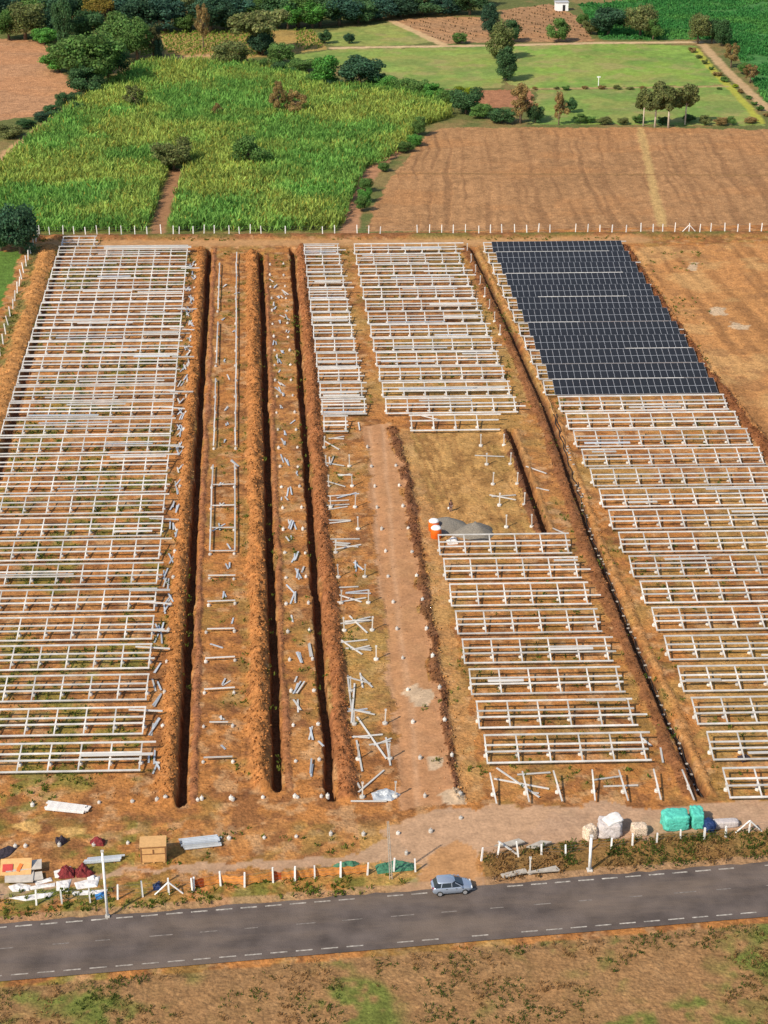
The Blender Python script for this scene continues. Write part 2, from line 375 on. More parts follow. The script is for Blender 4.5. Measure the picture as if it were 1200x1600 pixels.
# boundary bank along the far fence, path inside it, bare lot at right
FB = W([(-150, 372), (60, 371), (400, 370), (700, 369), (1400, 365)])
d, s, a = pd(X, Y, FB)
bk = np.exp(-(d / 1.5) ** 2); hgt += 0.55 * bk * (0.6 + 0.8 * rough); paint(bk, A(.20, .085, .035), 0.9)
paint(sstep(.45, .62, fbm(X, Y, 4, 71)) * np.exp(-((d) / 1.6) ** 2), A(.12, .12, .03), 0.8)
FP = W([(80, 381), (400, 379.5), (720, 379), (1000, 375)])
d, s, a = pd(X, Y, FP); k = np.exp(-(d / 2.3) ** 4); paint(k, A(.42, .23, .10), 0.85); region[(k > .5)] = 3
lotp = W([(985, 386), (1400, 372), (1500, 900), (1330, 850), (1196, 690), (1080, 535)])
k = inside(JX, JY, lotp); paint(k, A(.44, .205, .072), 0.9); region[k] = 5
d, s, a = pd(X, Y, W([(973, 385), (1300, 850)])); st = vnoise(s * 1.0 + (n8 - .5) * 2, a * 0.03, 1.1, 77)
paint(k * sstep(0.52, 0.72, st), A(.25, .115, .042), 0.65); hgt += np.where(k, (st - .5) * 0.22, 0)
paint(k * sstep(.60, .75, n8), A(.5, .30, .12), .5)
paint(k * sstep(.46, .6, fbm(X, Y, 6, 141)) * sstep(.5, .62, n2), A(.26, .125, .05), .55)
for pts in ([(655, 1060), (672, 1075), (668, 1105), (650, 1108), (640, 1085)], [(668, 1185), (692, 1186), (690, 1198), (672, 1206), (662, 1196)],
            [(680, 1235), (715, 1228), (722, 1255), (690, 1258)], [(1075, 410), (1095, 412), (1092, 424), (1078, 424)],
            [(1108, 480), (1132, 482), (1130, 492), (1112, 490)], [(1145, 505), (1170, 508), (1168, 516), (1148, 514)]):
    paint(inside(JX, JY, W(pts)), A(.50, .38, .25), 0.75)

# ---- country beyond the fence
far = Y > G(600, 366)[1] + 1.0
far &= (Y > FB[1][1] - 0.042 * (X - FB[1][0]))
paint(far, A(.12, .13, .04), 1.0); paint(far * sstep(.45, .65, n8), A(.26, .17, .07), 0.7)
FLD = []
def field(pts, c, reg, name, furrow=None, var=0.25, jit=1.0):
    P = W(pts); k = inside(X + (JX - X) * jit, Y + (JY - Y) * jit, P) & far
    paint(k, c, 1.0)
    paint(k * sstep(.45, .7, n30), c * 0.80, 0.6); paint(k * sstep(.5, .7, n8), np.minimum(c * 1.22, .6), var * 2); paint(k * sstep(.50, .64, n2), c * 0.66, 0.5); paint(k * sstep(.54, .68, fbm(X, Y, 1.3, 119, 3)), np.minimum(c * 1.25, .6), .45); paint(k * sstep(.48, .66, fbm(X * .5, Y, 9, 117)), c * A(1.2, 1.05, .9), .4)
    if reg == 2:
        paint(k * sstep(.48, .62, fbm(X, Y, 11, 121)), A(.27, .245, .075), .55); paint(k * sstep(.55, .68, fbm(X, Y, 6, 123)), A(.30, .235, .10), .5); paint(k * sstep(.52, .66, fbm(X, Y, 8, 125)), A(.12, .20, .045), .5)
    if furrow:
        (dx, dy), sp, amp, dark = furrow; L = math.hypot(dx, dy)
        u = (X * dy - Y * dx) / L + (n30 - .5) * 2.2
        wv = np.sin(2 * math.pi * u / sp); hgt[:] = np.where(k, hgt + amp * wv, hgt)
        paint(k * np.clip(wv, 0, 1) * sstep(.35, .6, n8), c * 0.62, dark)
    region[k] = reg; FLD.append((name, P)); return k
BR = A(.355, .20, .10); GRN = A(.205, .27, .062)
field([(690, 199), (1000, 199), (1320, 205), (1400, 362), (571, 361), (596, 300), (640, 240), (668, 210)], A(.345, .182, .080), 1, 'big', ((0.10, 1), 2.3, 0.03, 0.10))
kb = inside(X, Y, W([(690, 201), (1320, 206), (1400, 360), (575, 359), (600, 300), (642, 242)])); ub = X - .1 * Y + (n30 - .5) * 6
sb = vnoise(ub, Y * .025, .8, 151); paint(kb * sstep(.58, .8, sb), A(.20, .10, .045), .5); hgt -= np.where(kb, .06 * sstep(.55, .8, sb), 0)
field([(-120, 55), (60, 63), (76, 72), (78, 98), (100, 118), (124, 140), (70, 180), (-10, 190), (-120, 190)], A(.41, .215, .108), 1, 'left', ((1, .1), 3, 0.03, 0.2))
field([(465, 86), (520, 77), (650, 75), (775, 72), (790, 90), (783, 138), (640, 140), (585, 122), (520, 100), (440, 112), (430, 100)], GRN, 2, 'grass')
field([(798, 72), (940, 68), (1085, 71), (1132, 132), (980, 136), (830, 138), (790, 132)], GRN * A(.95, 1.08, .9), 2, 'grass')
field([(842, 142), (980, 138), (1135, 136), (1196, 196), (830, 194)], GRN * A(.92, 1.0, .95), 2, 'grass')
field([(488, 52), (560, 41), (612, 34), (650, 48), (684, 66), (610, 72), (520, 72)], GRN * A(1.15, .98, 1.1), 2, 'grass')
field([(612, 31), (700, 26), (760, 27), (768, 66), (692, 68)], BR, 1, 'upper', ((.72, -1), 3.2, 0.08, 0.4))
field([(782, 16), (860, 6), (905, 26), (925, 60), (930, 64), (795, 66)], BR * A(.95, .93, .9), 1, 'upper', ((.72, -1), 3.2, 0.08, 0.4))
field([(250, 50), (400, 48), (488, 47), (512, 76), (440, 86), (380, 92), (300, 90), (258, 84)], A(.34, .23, .075), 1, 'rows')
field([(730, 142), (830, 140), (836, 166), (760, 170), (730, 160)], A(.33, .15, .075), 1, 'scrub')
field([(905, 8), (1000, 0), (1500, -40), (1500, 170), (1196, 160), (1150, 84), (1128, 62), (1070, 62), (940, 62)], A(.07, .19, .05), 4, 'crop')
CANE = [(252, 100), (330, 103), (400, 108), (450, 117), (500, 133), (560, 141), (640, 143), (690, 156), (712, 182), (655, 200), (640, 222), (600, 258), (575, 262), (556, 300), (540, 340), (530, 362), (60, 364), (-60, 330), (0, 262), (60, 210), (100, 180), (160, 140), (215, 108)]
kc = inside(JX, JY, W(CANE)) & far; paint(kc, A(.13, .14, .03), 1.0); region[kc] = 4
def track(pts, wd, c, reg=3):
    d, s, a = pd(X, Y, W(pts)); k = (1 - sstep(wd / 2 - .5, wd / 2 + .5, d + (n2 - .5) * 1.2)) * far
    paint(k, c, 0.95); region[k > .5] = reg
track([(-30, 290), (20, 235), (62, 204), (100, 176), (150, 152), (200, 118), (245, 92), (330, 86)], 4.2, A(.46, .27, .13))
track([(246, 364), (258, 320), (277, 266)], 3.0, A(.30, .15, .075))
track([(520, 75), (640, 73), (780, 71), (940, 67), (1090, 66)], 3.2, A(.52, .36, .20))
track([(612, 33), (650, 50), (694, 71)], 3.0, A(.50, .33, .17))
track([(1086, 76), (1116, 112), (1146, 142), (1190, 192)], 2.2, A(.34, .33, .05), 2)
track([(1098, 70), (1130, 105), (1160, 134), (1200, 172)], 3.0, A(.44, .29, .15))
track([(640, 225), (600, 250), (575, 275), (556, 310), (545, 366)], 3.6, A(.38, .19, .10))
track([(1000, 200), (1012, 250), (1022, 300), (1037, 358)], 1.9, A(.44, .28, .11), 1)
track([(622, 271), (1200, 274)], 1.2, A(.25, .135, .055), 1)
track([(820, 139), (980, 137), (1135, 135)], 1.6, A(.36, .27, .11), 2)
track([(-20, 480), (10, 430), (38, 384)], 3.0, A(.40, .22, .10))
lp = W([(-100, 395), (30, 392), (5, 470), (-100, 620)]); k = inside(JX, JY, lp); paint(k, A(.10, .17, .03), 1)
k = inside(JX, JY, W([(50, 382), (64, 386), (14, 560), (-20, 660), (-40, 620), (22, 470)])); paint(k * sstep(.35, .55, n2), A(.12, .12, .035), .8)
# beyond the road, at the bottom
RA, RB = G(605, 1400), G(1161, 1355); rd = math.atan2(RB[1] - RA[1], RB[0] - RA[0]); RU = (math.cos(rd), math.sin(rd)); RN = (-RU[1], RU[0])
sr = (X - RA[0]) * RN[0] + (Y - RA[1]) * RN[1]
hgt = np.where((sr < 1.2) & (sr > -9), -0.12, hgt)
k = (sr <= -8.2); paint(k, A(.27, .15, .065), 0.9); paint(k * sstep(.42, .6, n8) * sstep(.4, .6, n2), GRASS, 0.8)
k = (sr > 0.0) & (sr < 1.6); paint(k, A(.34, .20, .11), 0.7)
col = np.clip(col * (0.80 + 0.42 * n05[..., None]), 0.01, 0.75)

def sheet(name, facemask, m='soil'):
    idx = np.arange(NX * NY).reshape(NY, NX)
    q = np.stack([idx[:-1, :-1], idx[:-1, 1:], idx[1:, 1:], idx[1:, :-1]], -1)[facemask]
    used, inv = np.unique(q.ravel(), return_inverse=True)
    vs = np.stack([X.ravel()[used], Y.ravel()[used], hgt.ravel()[used]], -1).astype(np.float32)
    me = bpy.data.meshes.new(name); n = len(q)
    me.vertices.add(len(used)); me.vertices.foreach_set('co', vs.ravel())
    me.loops.add(n * 4); me.loops.foreach_set('vertex_index', inv.astype(np.int32))
    me.polygons.add(n); me.polygons.foreach_set('loop_start', np.arange(0, n * 4, 4, dtype=np.int32))
    me.update(calc_edges=True)
    me.polygons.foreach_set('use_smooth', np.ones(n, bool))
    a = me.attributes.new('albedo', 'FLOAT_COLOR', 'POINT')
    a.data.foreach_set('color', np.concatenate([col.reshape(-1, 3)[used], np.ones((len(used), 1), np.float32)], 1).ravel())
    me.materials.append(M[m])
    return tag(link(name, me), kind='structure')
fr = region[:-1, :-1]
sheet('ground', fr == 0); sheet('dirt_track', fr == 3, 'packed'); sheet('bare_field', fr == 5)
sheet('ploughed_field', fr == 1); sheet('grass_field', fr == 2, 'packed'); sheet('crop_field', fr == 4)

def scatter(poly, dens, keep=None):
    P = np.array(poly); x0, y0 = P.min(0); x1, y1 = P.max(0)
    n = int((x1 - x0) * (y1 - y0) * dens); x = RNG.uniform(x0, x1, n); y = RNG.uniform(y0, y1, n)
    k = inside(x, y, poly)
    if keep is not None: k &= keep(x, y)
    return x[k], y[k]

def octa(name, P, sz, c, label):
    n = len(P); base = np.array([(1, 0, 0), (-1, 0, 0), (0, 1, 0), (0, -1, 0), (0, 0, .8), (0, 0, -.8), ], float)
    th = RNG.uniform(0, 6.28, n); v = base[None] * RNG.uniform(.55, 1.25, (n, 6, 3)) + RNG.normal(0, .22, (n, 6, 3))
    v[:, :, :2] = np.stack([v[:, :, 0] * np.cos(th)[:, None] - v[:, :, 1] * np.sin(th)[:, None], v[:, :, 0] * np.sin(th)[:, None] + v[:, :, 1] * np.cos(th)[:, None]], -1)
    v = v * sz[:, None, None] + P[:, None]
    f = np.array([(0, 2, 4), (2, 1, 4), (1, 3, 4), (3, 0, 4), (2, 0, 5), (1, 2, 5), (3, 1, 5), (0, 3, 5)])
    idx = (np.arange(n)[:, None, None] * 6 + f[None]).reshape(-1).astype(np.int32)
    me = bpy.data.meshes.new(name); me.vertices.add(n * 6); me.vertices.foreach_set('co', v.astype(np.float32).ravel())
    me.loops.add(len(idx)); me.loops.foreach_set('vertex_index', idx); me.polygons.add(n * 8); me.polygons.foreach_set('loop_start', np.arange(0, len(idx), 3, dtype=np.int32)); me.update(calc_edges=True)
    a = me.attributes.new('albedo', 'FLOAT_COLOR', 'POINT'); a.data.foreach_set('color', np.repeat(np.concatenate([c, np.ones((n, 1))], 1), 6, 0).astype(np.float32).ravel())
    me.materials.append(M['soil']); tag(link(name, me), label, 'soil clods', kind='stuff')
def at_grid(x, y):
    i = np.clip(np.searchsorted(ys, y), 1, NY - 1); j = np.clip(np.searchsorted(xs, x), 1, NX - 1); return (hgt[i, j] + hgt[i - 1, j - 1]) / 2, col[i, j]
CX_, CY_, CS_ = [], [], []
for key, off, wd_, n_, big in (('a', 1.45, 1.8, 5200, .20), ('b', 1.65, 2.0, 6200, .21), ('c', -1.65, 1.8, 5200, .20), ('d', 1.0, 1.1, 500, .18), ('e', 1.3, 1.3, 2600, .18), ('e', -1.15, .9, 1200, .15), ('f', 0, 1.7, 3000, .26), ('g', 0, 1.3, 1900, .22), ('h', 2.7, 3.0, 2200, .2), ('a', -1.0, .7, 900, .13), ('b', -1.0, .7, 900, .13), ('c', .9, .5, 700, .13)):
    L_ = TR[key]; seg = [math.hypot(L_[i + 1][0] - L_[i][0], L_[i + 1][1] - L_[i][1]) for i in range(len(L_) - 1)]; tot = sum(seg)
    q = RNG.uniform(0, tot, n_); o_ = off + RNG.normal(0, wd_ / 2.2, n_)
    acc = 0; px_ = np.zeros(n_); py_ = np.zeros(n_)
    for i, sg in enumerate(seg):
        kk = (q >= acc) & (q < acc + sg); ux, uy = (L_[i + 1][0] - L_[i][0]) / sg, (L_[i + 1][1] - L_[i][1]) / sg; t_ = q - acc
        px_ = np.where(kk, L_[i][0] + ux * t_ + uy * o_, px_); py_ = np.where(kk, L_[i][1] + uy * t_ - ux * o_, py_); acc += sg
    CX_.append(px_); CY_.append(py_); CS_.append(big * RNG.uniform(.25, 1, n_) ** 1.8)
sx_, sy_ = scatter(W([(-20, 1250), (60, 395), (980, 388), (1190, 700), (1190, 1245)]), 1.9); CX_.append(sx_); CY_.append(sy_); CS_.append(.14 * RNG.uniform(.25, 1, len(sx_)) ** 2)
cx_ = np.concatenate(CX_); cy_ = np.concatenate(CY_); cs_ = np.concatenate(CS_); cz_, cc_ = at_grid(cx_, cy_)
kk = (cz_ > -.35) & ((region[np.clip(np.searchsorted(ys, cy_), 0, NY - 1), np.clip(np.searchsorted(xs, cx_), 0, NX - 1)] != 3) | (RNG.random(len(cx_)) < .12)); cx_, cy_, cs_, cz_, cc_ = cx_[kk], cy_[kk], cs_[kk], cz_[kk], cc_[kk]
octa('soil_clods', np.stack([cx_, cy_, cz_ + cs_ * .25], 1), cs_, np.clip(cc_ * RNG.uniform(.65, 1.25, (len(cs_), 1)), .01, .7), 'loose crumbly clods of soil on the spoil banks and open ground')

# height of the ground near a point
def gz(x, y):
    i = int(np.clip(np.searchsorted(ys, y), 1, NY - 1)); j = int(np.clip(np.searchsorted(xs, x), 1, NX - 1))
    return float((hgt[i, j] + hgt[i - 1, j - 1]) / 2)

# ------------------------------------------------------------------ road
def rp(u, v): return (RA[0] + RU[0] * u + RN[0] * v, RA[1] + RU[1] * u + RN[1] * v)
def strip(name, u0, u1, v0, v1, z, m, n=60, wob=0.0):
    vs = []; fs = []
    for i in range(n + 1):
        u = u0 + (u1 - u0) * i / n
        for v in (v0, v1):
            p = rp(u, v + (random.uniform(-wob, wob) if v == v1 else 0)); vs.append((p[0], p[1], z))
        if i: fs.append((2 * i - 2, 2 * i, 2 * i + 1, 2 * i - 1))
    b = MB(); b.add(vs, fs); return tag(link(name, b.mesh(name, m)), kind='structure')
strip('road', -420, 480, -7.4, 0.55, -0.02, M['asphalt'], 900, 0.16)
b = MB()
for i in range(-60, 80):
    u = i * 2.26
    if random.random() < 0.12: continue
    vs = [(*rp(u + a, v), -0.014) for a, v in ((0, -0.09), (1.5, -0.09), (1.5, 0.09), (0, 0.09))]; b.add(vs, [(0, 1, 2, 3)])
    vs = [(*rp(u + a, v), -0.014) for a, v in ((0, -6.75), (1.5, -6.75), (1.5, -6.6), (0, -6.6))]; b.add(vs, [(0, 1, 2, 3)])
tag(link('edge_marking', b.mesh('edge_marking', M['line'])), kind='structure')
b = MB()
for i in range(-30, 50):
    u = i * 4.4 + random.uniform(-.4, .4); L = random.uniform(1.2, 2.2)
    vs = [(*rp(u + a, v), -0.014) for a, v in ((0, -3.05), (L, -3.05), (L, -2.92), (0, -2.92))]; b.add(vs, [(0, 1, 2, 3)])
tag(link('centre_marking', b.mesh('centre_marking', M['worn'])), kind='structure')

# ------------------------------------------------------------------ leaf cards (stuff, crowns)
def card_mesh(name, cen, nrm, upv, size, tint, m=None, aspect=1.0):
    """one quad per row: centre, normal, up, size, colour"""
    n = len(cen); nrm = nrm / (np.linalg.norm(nrm, axis=1, keepdims=True) + 1e-9)
    s = np.cross(upv, nrm); s /= (np.linalg.norm(s, axis=1, keepdims=True) + 1e-9); u = np.cross(nrm, s)
    a = s * (size * 0.5)[:, None] * aspect; bq = u * (size * 0.5)[:, None]
    v = np.stack([cen - a * .35 - bq, cen + a * .35 - bq, cen + a + bq * .2, cen + a * .2 + bq, cen - a * .9 + bq * .1], 1).reshape(-1, 3)
    me = bpy.data.meshes.new(name); K = 5
    me.vertices.add(n * K); me.vertices.foreach_set('co', v.astype(np.float32).ravel())
    me.loops.add(n * K); me.loops.foreach_set('vertex_index', np.arange(n * K, dtype=np.int32))
    me.polygons.add(n); me.polygons.foreach_set('loop_start', np.arange(0, n * K, K, dtype=np.int32))
    me.update(calc_edges=True)
    at = me.attributes.new('tint', 'FLOAT_COLOR', 'POINT')
    t = np.concatenate([tint, np.ones((n, 1))], 1); at.data.foreach_set('color', np.repeat(t, K, 0).astype(np.float32).ravel())
    me.materials.append(m or M['leaf']); return me

def tufts(name, x, y, per, hmin, hmax, spread, size, cfun, aspect=0.35, lean=0.5, z0=0.0):
    n = len(x); H = RNG.uniform(hmin, hmax, n)
    X_ = np.repeat(x, per); Y_ = np.repeat(y, per); H_ = np.repeat(H, per); N = n * per
    ang = RNG.uniform(0, 2 * np.pi, N); r = RNG.uniform(0, spread, N)
    hz = H_ * RNG.uniform(0.25, 0.95, N)
    cen = np.stack([X_ + np.cos(ang) * r, Y_ + np.sin(ang) * r, z0 + hz], 1)
    l = RNG.uniform(0, lean, N); upv = np.stack([np.cos(ang) * l, np.sin(ang) * l, np.ones(N)], 1)
    a2 = RNG.uniform(0, 2 * np.pi, N); nrm = np.stack([np.cos(a2), np.sin(a2), RNG.uniform(0.1, 0.9, N)], 1)
    c = cfun(X_, Y_, hz / H_, N)
    return card_mesh(name, cen, nrm, upv, RNG.uniform(*size, N), c, None, aspect)

def mixc(a, b, t): return np.array(a)[None] * (1 - t[:, None]) + np.array(b)[None] * t[:, None]

# sugar cane: tall blades, two blocks parted by a cart track and a dark gap
canep = W(CANE)
gap1 = W([(-60, 258), (285, 256)]); gap2 = W([(246, 364), (258, 320), (277, 266), (283, 258)])
def cane_keep(x, y):
    jx = x + (fbm(x, y, 3, 21) - .5) * 2.6
    k = inside(jx, y, canep) & (pd(x, y, gap1)[0] > 1.3) & (pd(x, y, gap2)[0] > 2.3 + (fbm(x, y, 3, 3) - .5) * 2)
    return k & (fbm(x, y, 5, 81) > 0.24 + .16 * (fbm(x, y, 1.2, 85) - .5))
x, y = scatter(canep, 1.9, cane_keep)
def cane_col(x, y, t, n):
    a = sstep(.38, .66, fbm(x, y, 16, 83)); b2 = sstep(.42, .7, fbm(x, y, 4, 87))
    c = mixc((.195, .385, .080), (.36, .450, .095), a) * (0.82 + 0.36 * b2)[:, None]
    yel = (RNG.random(n) < .03 + .12 * a); c[yel] = np.array((.42, .37, .07)) * RNG.uniform(.6, 1, (yel.sum(), 1))
    return c * RNG.uniform(.7, 1.3, (n, 1))
me = tufts('sugar_cane', x, y, 10, 1.5, 3.2, 0.75, (.8, 1.5), cane_col, 0.20, 0.9)
tag(link('sugar_cane', me), 'tall bright green sugar cane filling the field beyond the far fence', 'sugar cane', kind='stuff')
# dense green crop, top right
cropp = W([(905, 8), (1000, 0), (1500, -40), (1500, 170), (1196, 160), (1150, 84), (1128, 62), (1070, 62), (940, 62)])
x, y = scatter(cropp, 1.5, lambda x, y: (x < 190) & (y < 680) & (fbm(x, y, 9, 91) > .30) & (np.abs(fbm(x * .3, y, 14, 95) - .5) > .012))
me = tufts('green_crop', x, y, 4, 0.5, 1.0, 0.7, (0.6, 1.0), lambda x, y, t, n: mixc((.06, .22, .055), (.11, .29, .065), sstep(.4, .7, fbm(x, y, 14, 93))) * RNG.uniform(.7, 1.25, (n, 1)), 0.5, 0.9)
tag(link('green_crop', me), 'even deep green crop covering the field in the top right corner', 'crop', kind='stuff')
# yellow-green crop rows upper left
rowp = W([(252, 51), (400, 49), (486, 48), (508, 74), (440, 84), (380, 90), (300, 88), (258, 82)])
xx = []; yy = []
for i in range(-120, 60):
    t = np.arange(430, 640, .8); u = i * 3.1 + (t - 520) * .42
    xx.append(u + RNG.normal(0, .16, len(t))); yy.append(t)
x = np.concatenate(xx); y = np.concatenate(yy); k = inside(x, y, rowp) & (pd(x, y, W([(440, 40), (448, 90)]))[0] > 3.5)
me = tufts('crop_rows', x[k], y[k], 5, .6, 1.4, .35, (.5, .9), lambda x, y, t, n: np.array((.20, .29, .05))[None] * RNG.uniform(.6, 1.3, (n, 1)), .5, .8)
tag(link('crop_rows', me), 'yellow green plants in slanting rows below the wood', 'crop rows', kind='stuff')
# seedlings on the two upper ploughed fields
xx = []; yy = []
for poly in ([(616, 31), (700, 27), (758, 28), (764, 64), (694, 66)], [(785, 16), (858, 8), (902, 26), (922, 60), (798, 63)]):
    P = W(poly)
    for i in range(-60, 260):
        t = np.arange(470, 640, 1.3); u = i * 4.6 - (t - 540) * .55
        k = inside(u, t, P) & (RNG.random(len(t)) < .55); xx.append(u[k]); yy.append(t[k])
me = tufts('seedlings', np.concatenate(xx), np.concatenate(yy), 3, .3, .6, .3, (.35, .7), lambda x, y, t, n: np.array((.09, .07, .03))[None] * RNG.uniform(.6, 1.3, (n, 1)), .6, .8)
tag(link('seedlings', me), 'thin dark rows of seedlings on the upper ploughed fields', 'seedlings', kind='stuff')

# weeds on the building site, verge scrub by the road
def weed_col(x, y, t, n): return mixc((.07, .13, .02), (.20, .19, .04), RNG.random(n)) * RNG.uniform(.7, 1.2, (n, 1))
sitep = W([(-60, 1260), (60, 395), (300, 388), (300, 1250)])
x, y = scatter(sitep, 1.1, lambda x, y: (fbm(x, y, 7, 41) > .49) & (fbm(x, y, 1.6, 45) > .45))
sitep2 = W([(330, 1250), (340, 392), (1100, 392), (1190, 1240)])
lotw = W([(600, 660), (800, 665), (835, 840), (560, 1260), (560, 700)])
x2, y2 = scatter(sitep2, .4, lambda x, y: ~inside(x, y, lotw) & (fbm(x, y, 7, 41) > .51) & (fbm(x, y, 1.6, 45) > .48))
x3, y3 = scatter(W([(180, 1300), (430, 1285), (600, 1280), (570, 1330), (300, 1352), (170, 1340)]), .5, lambda x, y: fbm(x, y, 2.4, 47) > .55)
x4, y4 = scatter(W([(52, 380), (66, 386), (16, 560), (-20, 660), (-30, 560), (36, 430)]), 1.0, lambda x, y: fbm(x, y, 2.4, 47) > .45)
x5, y5 = scatter(W([(60, 373), (1240, 367), (1240, 374), (60, 378)]), .9, lambda x, y: fbm(x, y, 6, 71) > .50)
me = tufts('weeds', np.concatenate([x, x2, x3, x4, x5]), np.concatenate([y, y2, y3, y4, y5]), 6, .12, .42, .35, (.22, .42), weed_col, .5, .9)
tag(link('weeds', me), 'scattered low green weeds over the bare soil of the building site', 'weeds', kind='stuff')
x, y = scatter(W([(756, 1338), (900, 1318), (1330, 1292), (1330, 1338), (1180, 1345), (900, 1368), (770, 1378)]), 5.5, lambda x, y: fbm(x, y, 2.6, 51) > .36)
def scrub_col(x, y, t, n):
    a = sstep(.44, .60, fbm(x, y, 3.2, 53)); return mixc((.075, .105, .022), (.30, .17, .07), a) * RNG.uniform(.6, 1.3, (n, 1))
me = tufts('roadside_scrub', x, y, 8, .25, .85, .35, (.13, .30), scrub_col, .6, .9)
tag(link('roadside_scrub', me), 'brown and green scrub between the road and the fence posts at right', 'scrub', kind='stuff')
x, y = scatter(W([(-100, 1398), (180, 1388), (400, 1376), (580, 1364), (650, 1364), (640, 1385), (560, 1398), (200, 1420), (-100, 1450)]), 2.4, lambda x, y: fbm(x, y, 3, 57) > .45)
me = tufts('verge_grass', x, y, 7, .15, .5, .35, (.2, .4), weed_col, .5, .9)
tag(link('verge_grass', me), 'short green verge grass between the orange cloth fence and the road', 'grass', kind='stuff')
x, y = scatter([rp(-75, -8.4), rp(90, -8.4), rp(90, -30), rp(-75, -30)], 5.0, lambda x, y: (fbm(x, y, 5, 59) > .44) & (fbm(x, y, 1.5, 60) > .42))
me = tufts('lower_verge', x, y, 6, .12, .45, .3, (.14, .30), scrub_col, .4, .9)
tag(link('lower_verge', me), 'patchy scrub and grass on the near side of the asphalt road', 'scrub', kind='stuff')

# ------------------------------------------------------------------ trees
def crown(name, kind, seed, nleaf=6500):
    r = np.random.default_rng(seed)
    if kind == 'round':  K, c, rad, cr, base = 40, (0, 0, .58), (.37, .37, .33), (.11, .20), .12
    elif kind == 'bush': K, c, rad, cr, base = 34, (0, 0, .50), (.37, .37, .36), (.11, .20), .0
    elif kind == 'tall': K, c, rad, cr, base = 36, (0, 0, .55), (.33, .33, .39), (.11, .20), .1
    elif kind == 'flat': K, c, rad, cr, base = 36, (0, 0, .70), (.42, .42, .18), (.08, .15), .4
    elif kind == 'sparse': K, c, rad, cr, base = 36, (0, 0, .58), (.36, .36, .36), (.06, .13), .12; nleaf = int(nleaf * .7)
    else: K, c, rad, cr, base = 16, (0, 0, .70), (.26, .26, .25), (.09, .17), .4
    u = r.normal(size=(K, 3)); u /= np.linalg.norm(u, axis=1, keepdims=True); q = r.uniform(.30, 1.25, (K, 1)) ** .5
    cc = np.array(c) + u * q * np.array(rad) * r.uniform(.8, 1.15, (K, 1)); cc[:, 2] = np.clip(cc[:, 2], base + .04, .93)
    R = r.uniform(*cr, K); per = (nleaf * R ** 2 / (R ** 2).sum()).astype(int) + 4
    cen = []; nr = []; ti = []
    for i in range(K):
        v = r.normal(size=(per[i], 3)); v /= np.linalg.norm(v, axis=1, keepdims=True)
        rr = R[i] * r.uniform(.55, 1.08, (per[i], 1))
        p = cc[i] + v * rr * np.array((1, 1, .8)); cen.append(p); nr.append(v + r.normal(size=v.shape) * .55)
        t = r.uniform(.72, 1.28); ti.append(np.clip(t * r.uniform(.65, 1.35, (per[i], 1)), .3, 2) * np.array([[1, 1, 1]]) * r.uniform(.9, 1.12, (per[i], 3)))
    cen = np.concatenate(cen); nr = np.concatenate(nr); ti = np.concatenate(ti)
    cen[:, 2] = np.maximum(cen[:, 2], .03)
    size = r.uniform(.030, .060, len(cen)) * (0.8 if kind == 'sparse' else 1)
    return card_mesh(name, cen, nr, r.normal(size=cen.shape), size, ti, None, .8), cc, base

def trunk(name, kind, cc, base, seed, m):
    r = random.Random(seed); b = MB()
    top = {'bush': .35, 'post': .66}.get(kind, .52); th = {'post': .022, 'bush': .03}.get(kind, .032)
    b.tube([(0, 0, -.03), (r.uniform(-.01, .01), 0, top * .5), (r.uniform(-.02, .02), r.uniform(-.02, .02), top)], [th * 1.25, th, th * .7], 8)
    for i in r.sample(range(len(cc)), min(len(cc), 12 if kind == 'sparse' else 8)):
        p = cc[i]; z0 = top * r.uniform(.55, .98)
        b.tube([(0, 0, z0), (p[0] * .5, p[1] * .5, (z0 + p[2]) / 2 + .02), tuple(p)], [th * .55, th * .35, th * .12], 5)
    return b.mesh(name, m, True)
PROTO = {}
for kind in ('round', 'bush', 'tall', 'flat', 'sparse', 'post'):
    for v in range(3 if kind in ('round', 'bush') else 2):
        cm, cc, base = crown('crown', kind, hash((len(kind), v, ord(kind[0]))) % 1000 + v)
        tm = trunk('trunk', kind, cc, base, v, M['pale_bark'] if kind == 'post' else M['bark'])
        PROTO[(kind, v)] = (tm, cm)
COLS = dict(dark=(.078, .150, .060), deep=(.060, .120, .066), mid=(.125, .220, .060), bright=(.115, .29, .060), olive=(.185, .205, .075),
            yellow=(.26, .20, .045), brown=(.32, .22, .09), pale=(.15, .15, .06), lime=(.26, .33, .03), bluish=(.062, .130, .088))
def tree(kind, px, py, wpx, hpx, colour, label, name='tree', group=None, z=None, sink=0.0):
    x, y = G(px, py); s = px_per_m(x, y)
    ph = math.atan(CAMH / math.hypot(x, y)); wd = wpx / s * (1.16 if kind in ('bush', 'sparse') else 1.28)
    hz = max(.6, 1.16 * (hpx / s - wd * math.sin(ph) * .14) / math.cos(ph))
    v = random.randrange(3 if kind in ('round', 'bush') else 2)
    t = thing(name, label, 'bush' if name in ('bush', 'shrub') else 'tree', (x, y, -sink), random.uniform(0, 6.28), group)
    tm, cm = PROTO[(kind, v)]
    sc = (wd, wd, hz)
    link('trunk', tm, t, scale=sc)
    cr = link('crown', cm, t, scale=sc); c = COLS[colour]; f = random.uniform(.9, 1.12)
    cr.color = (c[0] * f, c[1] * f * random.uniform(.97, 1.04), c[2] * f, 1)
    return t
T = tree
